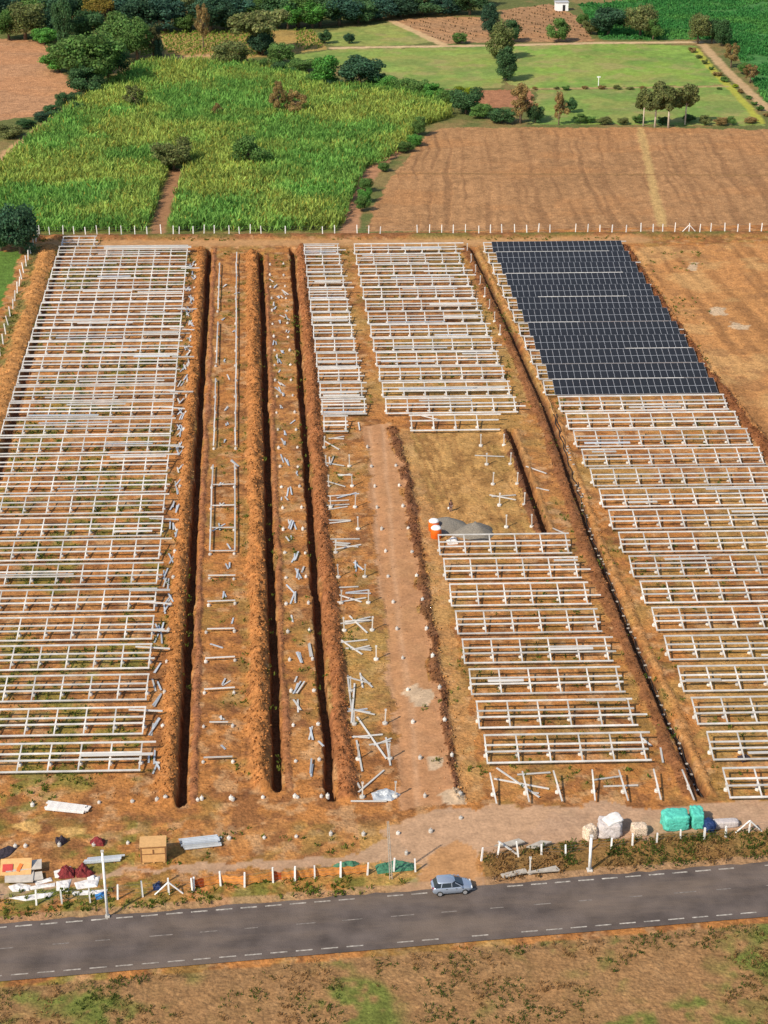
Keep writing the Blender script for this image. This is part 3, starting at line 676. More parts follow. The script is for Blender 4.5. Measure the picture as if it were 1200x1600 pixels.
# the wood along the top edge, left to right (crowns reach over the edge of the picture)
back = [(-12, 44, 54, 50, 'deep', 'round'), (22, 30, 50, 44, 'bluish', 'round'), (62, 40, 52, 46, 'mid', 'round'), (88, 44, 46, 46, 'deep', 'tall'), (122, 34, 50, 44, 'dark', 'round'),
        (150, 46, 50, 44, 'yellow', 'sparse'), (188, 40, 54, 48, 'bluish', 'round'), (222, 52, 58, 50, 'deep', 'round'), (258, 50, 54, 48, 'bluish', 'round'), (298, 44, 50, 44, 'olive', 'sparse'),
        (330, 50, 52, 46, 'deep', 'round'), (366, 44, 50, 44, 'bluish', 'round'), (400, 40, 50, 44, 'mid', 'round'), (432, 44, 50, 44, 'dark', 'round'), (466, 42, 50, 42, 'mid', 'round'),
        (500, 42, 48, 40, 'dark', 'round'), (530, 40, 48, 38, 'bluish', 'round'), (560, 36, 46, 36, 'dark', 'bush'), (592, 31, 46, 32, 'bluish', 'bush'), (626, 27, 46, 30, 'deep', 'bush'), (660, 24, 46, 30, 'dark', 'bush'),
        (700, 22, 46, 30, 'bluish', 'bush'), (734, 24, 42, 34, 'dark', 'round')]
CN = dict(dark='dark green', deep='very dark green', mid='mid green', bright='bright green', olive='olive', yellow='yellow leaved', brown='brown', pale='pale green', lime='lime', bluish='blue green')
for i, (px, py, wp, hp, c, k) in enumerate(back):
    T(k, px, py, wp * 1.15, hp, c, f'{CN[c]} tree in the wood along the top edge, {ORD[i]} from the left', group='wood along the top edge')
for i in range(52):       # the wood goes on behind
    px = -40 + (i % 26) * 31 + random.uniform(-8, 8)
    T(random.choice(['round', 'tall', 'bush']), px, (random.uniform(8, 24) if i < 26 else random.uniform(-22, 2)) - max(0, px - 480) * .035, 50, 42, random.choice(['deep', 'bluish', 'dark', 'dark']), 'dark tree deep in the wood behind its front trees', group='inner trees of the wood')
front = [
    ('round', 40, 62, 62, 52, 'olive', 'grey olive round tree above the brown field at top left'),
    ('round', 14, 62, 40, 40, 'mid', 'mid green tree touching the left edge above the brown field'),
    ('round', 78, 60, 40, 34, 'deep', 'very dark small tree right of the grey olive tree'),
    ('bush', 70, 68, 40, 24, 'bright', 'bright green low tree at the upper corner of the brown field'),
    ('tall', 103, 78, 30, 72, 'dark', 'tall tree with a bare pale trunk standing in the left wood'),
    ('round', 140, 70, 50, 46, 'dark', 'dark tree behind the large clump by the left path'),
    ('sparse', 165, 52, 54, 50, 'yellow', 'yellow leaved tall tree in the left wood'),
    ('round', 190, 92, 66, 62, 'mid', 'broad mid green tree right of the yellow leaved tree'),
    ('round', 215, 98, 52, 58, 'mid', 'green tree beside the bend of the left path'),
    ('bush', 92, 112, 52, 36, 'bright', 'bright green spreading tree beside the right end of the brown field'),
    ('round', 115, 118, 60, 50, 'mid', 'mid green tree in the middle of the left clump'),
    ('round', 145, 138, 84, 74, 'mid', 'largest broad tree of the left clump with yellow blossoms'),
    ('round', 170, 128, 54, 50, 'dark', 'dark tree on the right side of the left clump'),
    ('bush', 133, 148, 56, 40, 'dark', 'dark low tree at the foot of the left clump'),
    ('sparse', 240, 95, 34, 46, 'pale', 'pale half bare tree at the bend of the left path'),
    ('bush', 248, 96, 16, 36, 'deep', 'narrow dark shrub beside the pale half bare tree'),
    ('bush', 98, 172, 20, 28, 'dark', 'small upright dark tree on the bank beside the left path'),
    ('bush', 82, 183, 30, 18, 'dark', 'dark bush below the small upright tree on the left bank'),
    ('bush', 66, 190, 26, 16, 'deep', 'lowest dark bush on the bank at the corner of the brown field'),
    ('bush', 118, 160, 26, 16, 'dark', 'dark bush between the left clump and the path'),
    ('bush', 124, 178, 22, 17, 'dark', 'round dark bush standing at the cane edge by the left path'),
    ('bush', 110, 180, 16, 13, 'deep', 'small dark bush beside the round bush at the cane edge'),
    ('sparse', 318, 78, 26, 62, 'brown', 'thin brown half bare tree standing in the yellow crop rows'),
    ('bush', 362, 103, 58, 38, 'olive', 'wide olive dark bush at the top edge of the cane field'),
    ('flat', 405, 84, 74, 62, 'olive', 'big olive umbrella shaped tree above the crop rows'),
    ('bush', 410, 86, 42, 36, 'deep', 'dark shrub under the olive umbrella shaped tree'),
    ('bush', 438, 99, 40, 32, 'mid', 'smooth round green tree at the left end of the grass field'),
    ('bush', 356, 46, 36, 30, 'mid', 'small green tree on the edge of the wood left of the umbrella tree'),
    ('bush', 288, 50, 34, 28, 'mid', 'small green tree at the upper left of the crop rows'),
    ('round', 450, 46, 40, 34, 'bright', 'bright green tree on the wood edge right of the umbrella tree'),
    ('round', 488, 44, 44, 36, 'bright', 'bright green tree on the wood edge above the end of the crop rows'),
    ('bush', 508, 68, 20, 20, 'dark', 'small dark bush at the right end of the crop rows'),
    ('bush', 546, 68, 17, 16, 'deep', 'lone small dark bush on the upper green field'),
    ('tall', 508, 138, 46, 46, 'bright', 'bright green dense tree on the upper edge of the cane field'),
    ('bush', 490, 136, 22, 24, 'mid', 'small green tree leaning on the bright dense tree'),
    ('round', 562, 138, 64, 44, 'deep', 'wide very dark tree on the upper edge of the cane field'),
    ('bush', 590, 138, 34, 22, 'dark', 'low dark bush right of the wide very dark tree'),
    ('tall', 766, 56, 28, 44, 'deep', 'tall dark tree between the two upper ploughed fields'),
    ('bush', 798, 66, 32, 32, 'dark', 'dark round tree at the lower corner of the right ploughed field'),
    ('tall', 779, 92, 40, 50, 'olive', 'olive tree between the two grass fields, middle of its row'),
    ('tall', 790, 126, 34, 46, 'dark', 'dark tree on a bare trunk between the two grass fields, nearest of its row'),
    ('bush', 718, 68, 22, 17, 'mid', 'small round green bush by the track below the left ploughed field'),
    ('bush', 873, 66, 32, 34, 'mid', 'round green tree alone on the right ploughed field'),
    ('bush', 911, 42, 20, 20, 'mid', 'small bush at the upper tip of the right ploughed field'),
    ('round', 950, 56, 52, 38, 'deep', 'dark spreading tree above the track left of the brown tree'),
    ('bush', 924, 54, 26, 24, 'olive', 'olive shrub left of the dark spreading tree'),
    ('round', 1000, 58, 46, 46, 'olive', 'brownish round tree above the track on the crop edge'),
    ('bush', 1020, 62, 26, 30, 'mid', 'green shrub right of the brownish round tree'),
    ('round', 1090, 68, 34, 42, 'olive', 'grey green tree at the track corner beside the deep green crop'),
    ('round', 1112, 68, 24, 32, 'dark', 'dark tree right of the grey green corner tree'),
    ('tall', 1130, 72, 26, 36, 'dark', 'dark rightmost tree of the three at the track corner'),
    ('sparse', 1142, 106, 30, 34, 'brown', 'brown bush beside the right track'),
    ('sparse', 1172, 130, 28, 26, 'brown', 'lower brown bush beside the right track'),
    ('bush', 1165, 116, 24, 18, 'mid', 'green bush between the two brown bushes on the right track'),
    ('bush', 728, 178, 50, 40, 'dark', 'dark green bush on the corner of the cane field by the scrub'),
    ('bush', 726, 156, 32, 20, 'lime', 'yellow lime topped bush above the corner of the cane field'),
    ('bush', 752, 184, 36, 22, 'mid', 'low green bush right of the dark corner bush'),
    ('bush', 784, 192, 40, 22, 'dark', 'low dark bush left of the brown leaved tree'),
    ('sparse', 813, 193, 46, 56, 'brown', 'brown leaved tree on the top edge of the big ploughed field'),
    ('bush', 836, 192, 26, 28, 'dark', 'dark bush right of the brown leaved tree'),
    ('sparse', 873, 195, 26, 46, 'brown', 'small bare brown tree right of the brown leaved tree'),
    ('bush', 891, 176, 20, 22, 'dark', 'small dark tree behind the small bare brown tree'),
    ('sparse', 436, 184, 32, 50, 'brown', 'left dead brown tree standing in the cane'),
    ('sparse', 462, 184, 40, 38, 'brown', 'right dead brown tree standing in the cane'),
    ('bush', 272, 266, 60, 48, 'olive', 'olive round tree at the head of the cart track in the cane'),
    ('bush', 391, 262, 50, 46, 'mid', 'lone dark green round tree in the middle of the cane'),
    ('sparse', 210, 174, 36, 36, 'olive', 'thin olive tree in the upper left of the cane'),
    ('sparse', 340, 186, 22, 22, 'brown', 'small brown shrub in the middle of the cane'),
    ('bush', 32, 396, 66, 78, 'deep', 'large very dark tree at the left end of the far fence'),
    ('bush', 2, 392, 50, 60, 'dark', 'dark tree on the left edge beside the large very dark tree'),
]
for k, px, py, wp, hp, c, lab in front:
    small = k == 'bush' and hp < 26 or 'bush' in lab or 'shrub' in lab
    T(k, px, py, wp, hp, c, lab, name='bush' if small else 'tree')
for i, (px, py, wp, hp) in enumerate([(1005, 197, 34, 50), (1023, 199, 48, 60), (1044, 200, 48, 58), (1070, 195, 40, 54)]):
    T('post', px, py, wp, hp, 'olive', f'{["small leftmost", "tall", "broad", "rightmost"][i]} olive tree with bare pale trunk in the group of four', group='four trees with bare trunks')
hedge = [(604, 142, 36, 24), (630, 146, 34, 24), (654, 152, 36, 28), (676, 158, 34, 26), (696, 166, 32, 24), (655, 212, 22, 28), (648, 228, 24, 18), (632, 238, 26, 16),
         (572, 300, 22, 22), (570, 316, 22, 22), (566, 330, 22, 24), (600, 268, 18, 14)]
for i, (px, py, wp, hp) in enumerate(hedge):
    T('bush', px, py, wp, hp, 'mid' if i % 3 else 'bright', f'green bush of the hedge along the right side of the cane, {ORD[i]} from the top', 'bush', 'hedge bushes along the cane')
for i in range(13):
    px = 905 + i * 22 + random.uniform(-6, 6)
    if 995 < px < 1078 and i % 2: continue
    T('bush', px, 192 + random.uniform(-1, 4), random.uniform(14, 24), random.uniform(9, 14), random.choice(['mid', 'olive', 'dark', 'brown']), f'low shrub on the top edge of the big ploughed field, {ORD[i]} from the left', 'shrub', 'low shrubs above the ploughed field')
for i in range(12):
    px = 838 + i * 25 + random.uniform(-11, 11)
    T('bush', px, 139 + random.uniform(-1, 2), random.uniform(5, 13), random.uniform(3, 7), random.choice(['mid', 'olive', 'brown']), f'small shrub on the bank between the right grass fields, {ORD[i]} from the left', 'shrub', 'shrubs on the bank between the grass fields')
for i in range(12):
    t = i / 11; px = 1085 + t * 112; py = 82 + t * 100
    T('bush', px + random.uniform(-5, 5), py, random.uniform(8, 17), random.uniform(4, 9), random.choice(['olive', 'mid', 'lime', 'brown']), f'low bush on the left side of the right track, {ORD[i]} from the top', 'shrub', 'bushes beside the right track')
for i, (px, py, wp, hp) in enumerate([(470, 112, 40, 20), (440, 116, 36, 18), (415, 110, 34, 18), (520, 140, 30, 18), (16, 215, 44, 20), (40, 200, 30, 14)]):
    T('bush', px, py, wp, hp, ['mid', 'dark', 'mid', 'deep', 'olive', 'dark'][i], f'low bush on the upper rim of the cane field, {["third", "second", "first", "fourth"][i]} from the left' if i < 4 else f'{["wide olive", "small dark"][i - 4]} bush on the left edge below the brown field', 'bush')
# white hut and pole at the top edge
hx, hy = G(877, 16); hut = thing('hut', 'small white flat roofed hut at the top edge of the upper field', 'hut', (hx, hy, 0))
b = MB(); b.box((0, 0, 1.4), (4.2, 3.2, 2.8)); link('wall', b.mesh('wall', M['wash']), hut)
b = MB(); b.box((0, 0, 2.88), (4.7, 3.7, 0.14)); link('roof', b.mesh('roof', M['roof']), hut)
b = MB(); b.box((0.6, -1.61, 1.0), (0.9, 0.06, 2.0)); link('door', b.mesh('door', M['dark_open']), hut)
x, y = G(689, 19); b = MB(); b.tube([(0, 0, -.2), (0, 0, 7)], [.22, .15], 8)
tag(link('pole', b.mesh('pole', M['paint']), loc=(x, y, 0)), 'white pole standing before the wood above the left ploughed field', 'pole')
x, y = G(935, 134); b = MB(); b.tube([(0, 0, -.2), (0, 0, 2.6)], [.12, .1], 8); b.box((0, 0, 2.4), (1.0, .12, .3))
tag(link('marker_post', b.mesh('marker_post', M['paint']), loc=(x, y, 0)), 'pale marker post with a short cross board on the right grass field', 'post')

# ------------------------------------------------------------------ mounting racks
PITCH = 6.885; SKEW = -0.042; RROT = math.atan(SKEW)
def rowy(X0, k): return 152.35 + SKEW * (X0 - 30) + PITCH * k
ZB, RUN, TILT = 0.55, 4.15, math.radians(11.5)
def slope(t): return Vector((0, RUN * t, ZB + RUN * math.tan(TILT) * t))
SN = Vector((0, -math.sin(TILT), math.cos(TILT)))
RAILS = (0.015, 0.40, 0.63, 0.985)
b = MB(); b.channel(slope(-.01) - SN * .085, slope(1.01) - SN * .085, .15, .10, SN); RAFTER = b.mesh('rafter', M['steel'])
b = MB(); zt = slope(.5).z - .10
b.box((0, RUN * .5, zt / 2), (.14, .12, zt)); b.box((0, RUN * .5, zt - .12), (.24, .20, .20)); POST = b.mesh('post', M['steel'])
b = MB(); b.tube([(0, RUN * .5, .35), tuple(slope(.28) - SN * .12)], [.04, .04], 6); BRACE = b.mesh('brace', M['steel'])
b = MB(); b.tube([(0, RUN * .5, -.12), (0, RUN * .5, .20), (0, RUN * .5, .26)], [.26, .25, .19], 12); FOOT = b.mesh('footing', M['concrete'])
b = MB(); zz = 0
UNIT = {}
def purlin_mesh(L, wd=.20):
    key = (round(L, 2), wd)
    if key not in UNIT:
        b = MB(); b.channel((0, 0, 0), (L, 0, 0), wd, .085, SN); UNIT[key] = b.mesh('purlin', M['steel'])
    return UNIT[key]
def rack(X0, k, nb, sp, label, group, over=(.15, .35), miss=(), jit=.05, cat='solar rack', name='solar_rack'):
    t = thing(name, label, cat, (X0, rowy(X0, k) + random.uniform(-.1, .1), 0), RROT + random.uniform(-.003, .003), group)
    L = nb * sp + over[0] + over[1]
    for i, r in enumerate(RAILS):
        if i in miss: continue
        p = slope(r); ex = random.choice([0, 0, 0, .5, 1.3]) if i in (1, 3) else 0
        pu = link('purlin', purlin_mesh(L + ex, .29 if k > 12 and name == 'solar_rack' else .23), t, (-over[0] + random.uniform(-jit, jit), p.y, p.z))
    for j in range(nb + 1):
        for n_, me in (('rafter', RAFTER), ('post', POST), ('brace', BRACE), ('footing', FOOT)):
            link(n_, me, t, (j * sp, 0, 0))
    return t
B1G, B2G, B3G, B5G, B6G = 'bare racks of the wide left block', 'bare racks of the narrow middle block', 'bare racks of the upper middle block', 'bare racks below the dark solar panels', 'bare racks of the lower middle block'
for k in range(0, 27):
    rack(-38.9, k, 8, 3.13, f'bare white steel rack in the wide left block, {ORD[k]} row from the road', B1G, over=(.1, .12))
rack(-38.7, 27, 2, 3.13, 'short two bay bare rack at the far left corner behind the wide left block', B1G)
for k in range(14, 27):
    rack(8.95, k, 2, 3.25, f'narrow two bay bare rack in the middle block, {ORD[k - 14]} full row from the road', B2G)
rack(8.95, 13, 1, 3.25, 'single bay bare rack at the front of the narrow middle block', B2G)
for k in range(14, 27):
    rack(18.75, k, 6, 3.3, f'six bay bare rack in the upper middle block, {ORD[k - 14]} full row from the front', B3G)
rack(22.05, 13, 3, 3.3, 'short three bay bare rack in front of the upper middle block', B3G, over=(.3, 3.2), miss=(1,))
for k in range(0, 8):
    rack(22.0, k, 5, 3.3, f'five bay bare rack in the lower middle block, {ORD[k]} row from the road', B6G, over=(.1, .5))
for k in range(-1, 15):
    nb = 8 if k != 4 else 7
    rack(45.5, k, nb, 3.2, f'bare steel rack in the right block below the dark panels, {ORD[k + 1]} row from the road', B5G, over=(.1, .25))
# racks with modules
MW, MLEN = 1.07, RUN / math.cos(TILT) / 2 + .09
b = MB(); f_ = .035
b.box((MW / 2, MLEN / 2, 0), (MW - .02, MLEN, .036), mi=1); b.add([(f_, f_, .0205), (MW - f_, f_, .0205), (MW - f_, MLEN - f_, .0205), (f_, MLEN - f_, .0205)], [(0, 1, 2, 3)], 0)
MOD = b.mesh('solar_panel', [M['cell'], M['frame']])
for k in range(15, 27):
    t = rack(44.2, k, 8, 3.2, f'rack fully covered with dark blue solar panels, {ORD[k - 15]} row from the front', 'rows of dark blue solar panels', over=(.1, 1.3), name='solar_array', cat='solar array')
    x0 = 1.5 + random.uniform(-.1, .1)
    if k % 2:
        Lr = random.uniform(8, 22); xr = random.choice([x0, x0 + 25.6 - Lr, x0 + (25.6 - Lr) * .4]); p = slope(1.055) + SN * .06
        link('edge_rail', purlin_mesh(round(Lr), .12), t, (xr, p.y, p.z))
    for r in range(2):
        for j in range(24):
            p = slope(-.02) + (slope(1) - slope(0)).normalized() * (r * (MLEN + .02)) + SN * .03
            link('solar_panel', MOD, t, (x0 + j * MW, p.y, p.z), (TILT, 0, 0))

# lone posts that carry only a rafter
def post_unit(X0, k, label, group, rz=0):
    t = thing('rack_post', label, 'rack post', (X0, rowy(X0, k) + random.uniform(-.15, .15), 0), RROT + rz, group)
    for n_, me in (('rafter', RAFTER), ('post', POST), ('brace', BRACE), ('footing', FOOT)): link(n_, me, t)
for j in range(7):
    post_unit(22.0 + 3.3 * j, -1, f'steel post with only a tilted rafter in the frontmost row, {ORD[j]} from the left', 'front row of posts with bare rafters', random.uniform(-.12, .12))
b = MB(); b.box((0, 0, .9), (.13, .11, 1.9)); b.box((0, 0, 1.75), (.22, .18, .2)); TALLPOST = b.mesh('post', M['steel'])
b = MB(); b.tube([(0, 0, -.12), (0, 0, .18), (0, 0, .24)], [.30, .29, .22], 12); FOOT0 = b.mesh('footing', M['concrete'])
def tall_post(X0, Y0, label, group):
    t = thing('rack_post', label, 'rack post', (X0, Y0, 0), 0, group)
    p = link('post', TALLPOST, t, (0, 0, 0), (random.uniform(-.05, .05), random.uniform(-.05, .05), 0)); link('footing', FOOT0, t)
for k in range(8, 13):
    for j, X0 in enumerate((31.7, 35.1)):
        tall_post(X0, rowy(X0, k) + 2, f'upright post by the gravel heaps, {["left", "right"][j]} line, {ORD[k - 8]} row back', 'upright posts right of the gravel heaps')
for k in range(19, 27):
    X0 = 40.9; tall_post(X0, rowy(X0, k) + 2, f'upright post between upper middle block and long cable trench, {ORD[k - 19]} from the front', 'posts left of the cable trench')
for k in range(-1, 13):
    for j, X0 in enumerate((8.75, 12.05)):
        if (k + j) % 5 == 3: continue
        tall_post(X0, rowy(X0, k) + 2, f'upright post beside the central haul track, {["left", "right"][j]} line, {ORD[k + 1]} row from the road', 'posts left of the central haul track')
# concrete footings without posts
b = MB(); b.tube([(0, 0, -.15), (0, 0, .26), (0, 0, .33), (0, 0, .34), (0, 0, .50)], [.20, .20, .15, .04, .04], 12); STUB = b.mesh('footing', M['concrete'])
def footing(x, y, label, group):
    o = link('concrete_footing', STUB, None, (x, y, max(-.05, gz(x, y) - .03)), (0, 0, random.uniform(0, 3)), (random.uniform(.85, 1.15),) * 2 + (random.uniform(.7, 1.2),))
    return tag(o, label, 'footing', group)
for X0, nm, k0, k1 in ((-7.4, 'on the left line between first and second trench', -1, 26), (-4.2, 'on the right line between first and second trench', -1, 26),
                       (2.15, 'on the left line between second and third trench', -1, 26), (4.75, 'on the right line between second and third trench', -1, 26),
                       (15.1, 'in the middle of the haul track', -1, 13), (18.6, 'on the dark clod strip beside the haul track', -1, 12), (-11.9, 'on the margin right of the left block', -1, 26)):
    for k in range(k0, k1):
        footing(X0 + random.uniform(-.12, .12), rowy(X0, k) + 2 + random.uniform(-.2, .2), f'white footing {nm}, {ORD[k - k0]} from the road', f'footings {nm}')
for i, (px, py) in enumerate([(51, 1259), (155, 1255), (207, 1253), (259, 1253), (309, 1251), (361, 1249), (411, 1247), (461, 1246), (512, 1245)]):
    footing(*G(px, py), f'white concrete footing in the line before the trench ends, {ORD[i]} from the left', 'footing line before the trench ends')
for i, (px, py) in enumerate([(24, 1324), (40, 1323), (93, 1322), (147, 1321), (200, 1318), (358, 1311), (413, 1310), (463, 1308), (517, 1305), (568, 1305), (622, 1303), (673, 1300)]):
    footing(*G(px, py), f'white concrete footing in the line nearest the road, {ORD[i]} from the left', 'footing line nearest the road')
footing(*G(635, 1335), 'lone white footing beside the lattice pole at the entrance', None); footing(*G(720, 1279), 'lone white footing at the head of the entrance', None)

# ------------------------------------------------------------------ loose steel
b = MB(); b.channel((-.5, 0, 0), (.5, 0, 0), .19, .09); BARW = b.mesh('steel_bar', M['steel'])
b = MB(); b.channel((-.5, 0, 0), (.5, 0, 0), .19, .09); BARB = b.mesh('steel_bar', M['steel_blue'])
def bar(p0, p1, z0, z1, label, group, blue=False, wid=1.0, name='steel_bar', cat='steel bar'):
    d = Vector((p1[0] - p0[0], p1[1] - p0[1], z1 - z0)); L = d.length
    o = link(name, BARB if blue else BARW, None, ((p0[0] + p1[0]) / 2, (p0[1] + p1[1]) / 2, (z0 + z1) / 2), (0, -math.asin(d.z / L), math.atan2(d.y, d.x)), (L, wid, 1))
    return tag(o, label, cat, group)
def heap(x, y, n, L, ang, sp, label, blue=True, zt=.10, wid=1.0):
    for i in range(n):
        a = ang + random.uniform(-sp, sp); l = L * random.uniform(.7, 1.05); ox, oy = x + random.uniform(-.35, .35), y + random.uniform(-.35, .35)
        z = max(gz(ox, oy), 0) + zt + .085 * i; c, s = math.cos(a) * l / 2, math.sin(a) * l / 2
        bar((ox - c, oy - s), (ox + c, oy + s), z, z + random.uniform(-.02, .06), label, 'bars: ' + label if n > 1 else None, blue and random.random() < .75, wid)
for k in range(0, 26):
    for q in range(1 if k % 4 == 3 else 2):
        heap(-12.6 + random.uniform(-.5, .7), rowy(-12.8, k) + 1.0 + q * 2.4 + random.uniform(-.6, .6), random.choice([2, 2, 3]), 2.6, math.pi / 2, .35,
             f'grey steel bar dropped right of the left block, {["nearer", "farther"][q]} heap by {ORD[k]} row')
for k in range(0, 24):
    if k % 5 == 4: continue
    heap(3.3 + random.uniform(-.4, .5), rowy(3.5, k) + random.uniform(0, 4), random.choice([2, 3, 3]), 2.8 if k < 12 else 1.6, math.pi / 2 + random.uniform(-.25, .25), .22,
         f'grey steel bar heaped between the second and third trench, {ORD[k]} heap from the road')
for k in range(0, 25):
    if k % 3 == 0 and k > 12: continue
    heap(-5.7 + random.uniform(-1.2, 1.4), rowy(-5.5, k) + random.uniform(3, 6), random.choice([1, 2, 2]), random.choice([1.2, 1.8, 2.6]), math.pi / 2 + random.uniform(-.6, .6), .5,
         f'short pale bar lying between the first and second trench, {ORD[k]} spot from the road', random.random() < .5)
for k in range(0, 24):
    heap(random.choice([2.6, 4.6]) + random.uniform(-.3, .3), rowy(3.5, k) + random.uniform(4, 6.5), random.choice([1, 2]), random.choice([1.4, 2.2, 3.0]), math.pi / 2 + random.uniform(-.3, .3), .3,
         f'pale bar lying near a footing between second and third trench, {ORD[k]} from road', random.random() < .5)
for k in range(0, 13):
    heap(random.choice([9.4, 10.4, 11.2]), rowy(10, k) + random.uniform(3.5, 6), random.choice([2, 3]), random.choice([2.4, 3.2, 4.0]), random.choice([0, 0, math.pi / 2]) + random.uniform(-.3, .3), .35,
         f'white bar heaped left of the haul track, {ORD[k]} heap from the road', random.random() < .35)
for k in range(0, 25):
    if random.random() < .5: continue
    y = rowy(-13, k) + slope(random.choice([.3, .6, .985])).y; z = slope(.6).z
    bar((-15.5, y), (-11.6 + random.uniform(-.4, .4), y + random.uniform(-.2, .1)), z + .1, z - .25, f'rail end sticking out right of the left block at its {ORD[k]} rack row', 'rail ends sticking out of the left block', False, 1.4, 'spare_rail', 'rail')
for k, L in ((0, 3.0), (1, 2.0), (2, 3.4), (3, 3.4), (4, 3.2), (5, 3.4), (6, 3.4), (7, 3.3), (8, 3.4), (9, 3.4), (10, 3.2)):
    X0 = -5.8; y = rowy(X0, k) + 2.2
    bar((X0 - L / 2, y), (X0 + L / 2, y + random.uniform(-.2, .2)), .55, .55, f'single white bar laid across two footings between the left trenches, {ORD[k]} from the road', 'cross bars between the left trenches')
for side, X0, k0, k1 in (('left', -7.4, 7, 11), ('right', -4.2, 7, 11), ('left', -7.4, 12, 25), ('right', -4.2, 12, 26)):
    for k in range(k0, k1):
        if side == 'left' and k in (16, 20): continue
        y = rowy(X0, k) + 2; bar((X0, y), (X0 + random.uniform(-.1, .1), y + PITCH), .60, .60, f'long white rail on the {side} footing line by the trenches, {ORD[k - 7]} from near end', f'rails on the {side} footing line', False, 1.0, 'spare_rail', 'rail')
# bar litter left of the haul track and before the middle block, ends given as photograph points
LIT = [(506, 688, 530, 702), (505, 722, 538, 728), (511, 752, 540, 760), (503, 775, 548, 773), (504, 783, 545, 781), (508, 790, 546, 788), (510, 796, 543, 791), (516, 842, 562, 842), (518, 851, 560, 854), (522, 858, 564, 851),
       (523, 918, 560, 916), (527, 941, 572, 934), (526, 928, 565, 940), (546, 962, 574, 989), (531, 1004, 574, 999), (540, 1012, 580, 1016), (533, 1000, 566, 1022), (532, 1055, 579, 1068), (536, 1105, 586, 1116), (558, 1120, 604, 1186),
       (549, 1152, 598, 1147), (552, 1150, 578, 1153), (543, 1055, 552, 1130), (554, 1068, 549, 1130), (557, 1156, 566, 1205), (547, 1202, 563, 1232), (560, 1238, 600, 1203), (548, 1251, 604, 1252), (603, 1152, 610, 1196),
       (776, 1200, 843, 1246), (772, 1216, 858, 1232), (808, 1210, 860, 1207), (925, 1219, 972, 1212), (943, 1228, 997, 1227), (832, 1238, 842, 1239), (640, 645, 690, 657), (742, 711, 788, 713), (765, 773, 806, 781), (768, 776, 806, 773),
       (822, 728, 854, 740), (838, 762, 858, 766), (862, 825, 884, 834), (1000, 1150, 1018, 1165), (1032, 1168, 1036, 1192), (560, 660, 562, 672), (300, 520, 276, 521)]
for i, (a, b_, c, d_) in enumerate(LIT):
    x0, y0 = G(a, b_, .15); x1, y1 = G(c, d_, .15)
    zone = 'left of the haul track' if i < 29 else 'before the lower middle block' if i < 35 else 'on open ground'
    bar((x0, y0), (x1, y1), .14 + .03 * (i % 3), .16 + .05 * (i % 2), f'pale steel bar lying {zone}, {ORD[i if i < 29 else i - 29]} from the far end', f'bar litter {zone}')
# spare rails laid on top of the racks
for i, (X0, k, off, L, r) in enumerate([(-30, 26, 0, 17, .75), (-30, 26, 0, 17, .86), (-36, 25, 0, 9, .3), (-22, 22, 0, 8, .75), (-20, 19, 0, 6, .5), (-14.5, 21, 0, 3.5, .3), (-14.6, 17, 0, 3.6, .8), (-14.4, 15, 0, 3.6, .5), (-14.6, 24, 0, 3.5, .8),
        (-30, 14, 0, 9, .8), (-22, 11, 0, 8, .85), (-20, 8, 0, 5, .2), (-17, 5, 0, 5, .9), (-20, 0, 0, 7.5, .52), (-34, 20, 0, 8, .5), (21, 26, 0, 9, .6), (20, 25, 0, 12, .8), (31, 24, 0, 7, .3), (26, 22, 0, 10, .8), (32, 20, 0, 6, .5), (22, 18, 0, 9, .2),
        (33, 17, 0, 5, .8), (33, 15, 0, 5, .5), (24, 14, 0, 8, .8), (9, 26, 0, 6, .8), (9, 24, 0, 6, .3), (9, 22, 0, 6, .8), (9.2, 20, 0, 6, .5), (9, 15, 0, 6, .3), (9, 14, 0, 6, .8),
        (36, 6, 0, 3, .82), (32, 3, 0, 5, .5), (34, 1, 0, 4.4, .95), (24, 2, 0, 4, .5), (47, 11, 0, 3.5, .8), (49, 9, 0, 4, .2), (62, 8, 0, 6, .8), (46, 2, 0, 4, .4), (50, 6, 0, 6, .8), (56, 14, 0, 8, .2)]):
    y = rowy(X0, k); p = slope(r); z = p.z + .09
    zone = 'left' if X0 < 0 else 'narrow middle' if X0 < 10 else 'upper middle' if X0 < 40 and k > 12 else 'lower middle' if X0 < 40 else 'right'
    bar((X0, y + p.y), (X0 + L, y + p.y + SKEW * L + random.uniform(-.1, .1)), z, z, f'spare rail lying on the {ORD[k]} rack row of the {zone} block', 'spare rails lying on the racks', False, 2.2, 'spare_rail', 'rail')

for X0, L0, nb, ks, zone in ((-38.5, 24, 8, range(9, 27), 'left'), (9.2, 6, 2, range(14, 27), 'narrow middle'), (19, 19, 6, range(14, 27), 'upper middle'), (46, 24, 8, range(0, 14, 3), 'right'), (-38.5, 24, 8, range(0, 9, 3), 'left')):
    for k in ks:
        if random.random() < .25: continue
        L = min(L0, random.uniform(4, 14)); xq = X0 + random.uniform(0, L0 - L); y = rowy(xq, k); p = slope(random.choice([.12, .2, .28, .5, .74, .86]))
        bar((xq, y + p.y), (xq + L, y + p.y + SKEW * L + random.uniform(-.12, .12)), p.z + .09, p.z + .09, f'spare rail lying on the {ORD[k]} rack row of the {zone} block', 'spare rails lying on the racks', random.random() < .4, random.uniform(1.2, 3.0), 'spare_rail', 'rail')

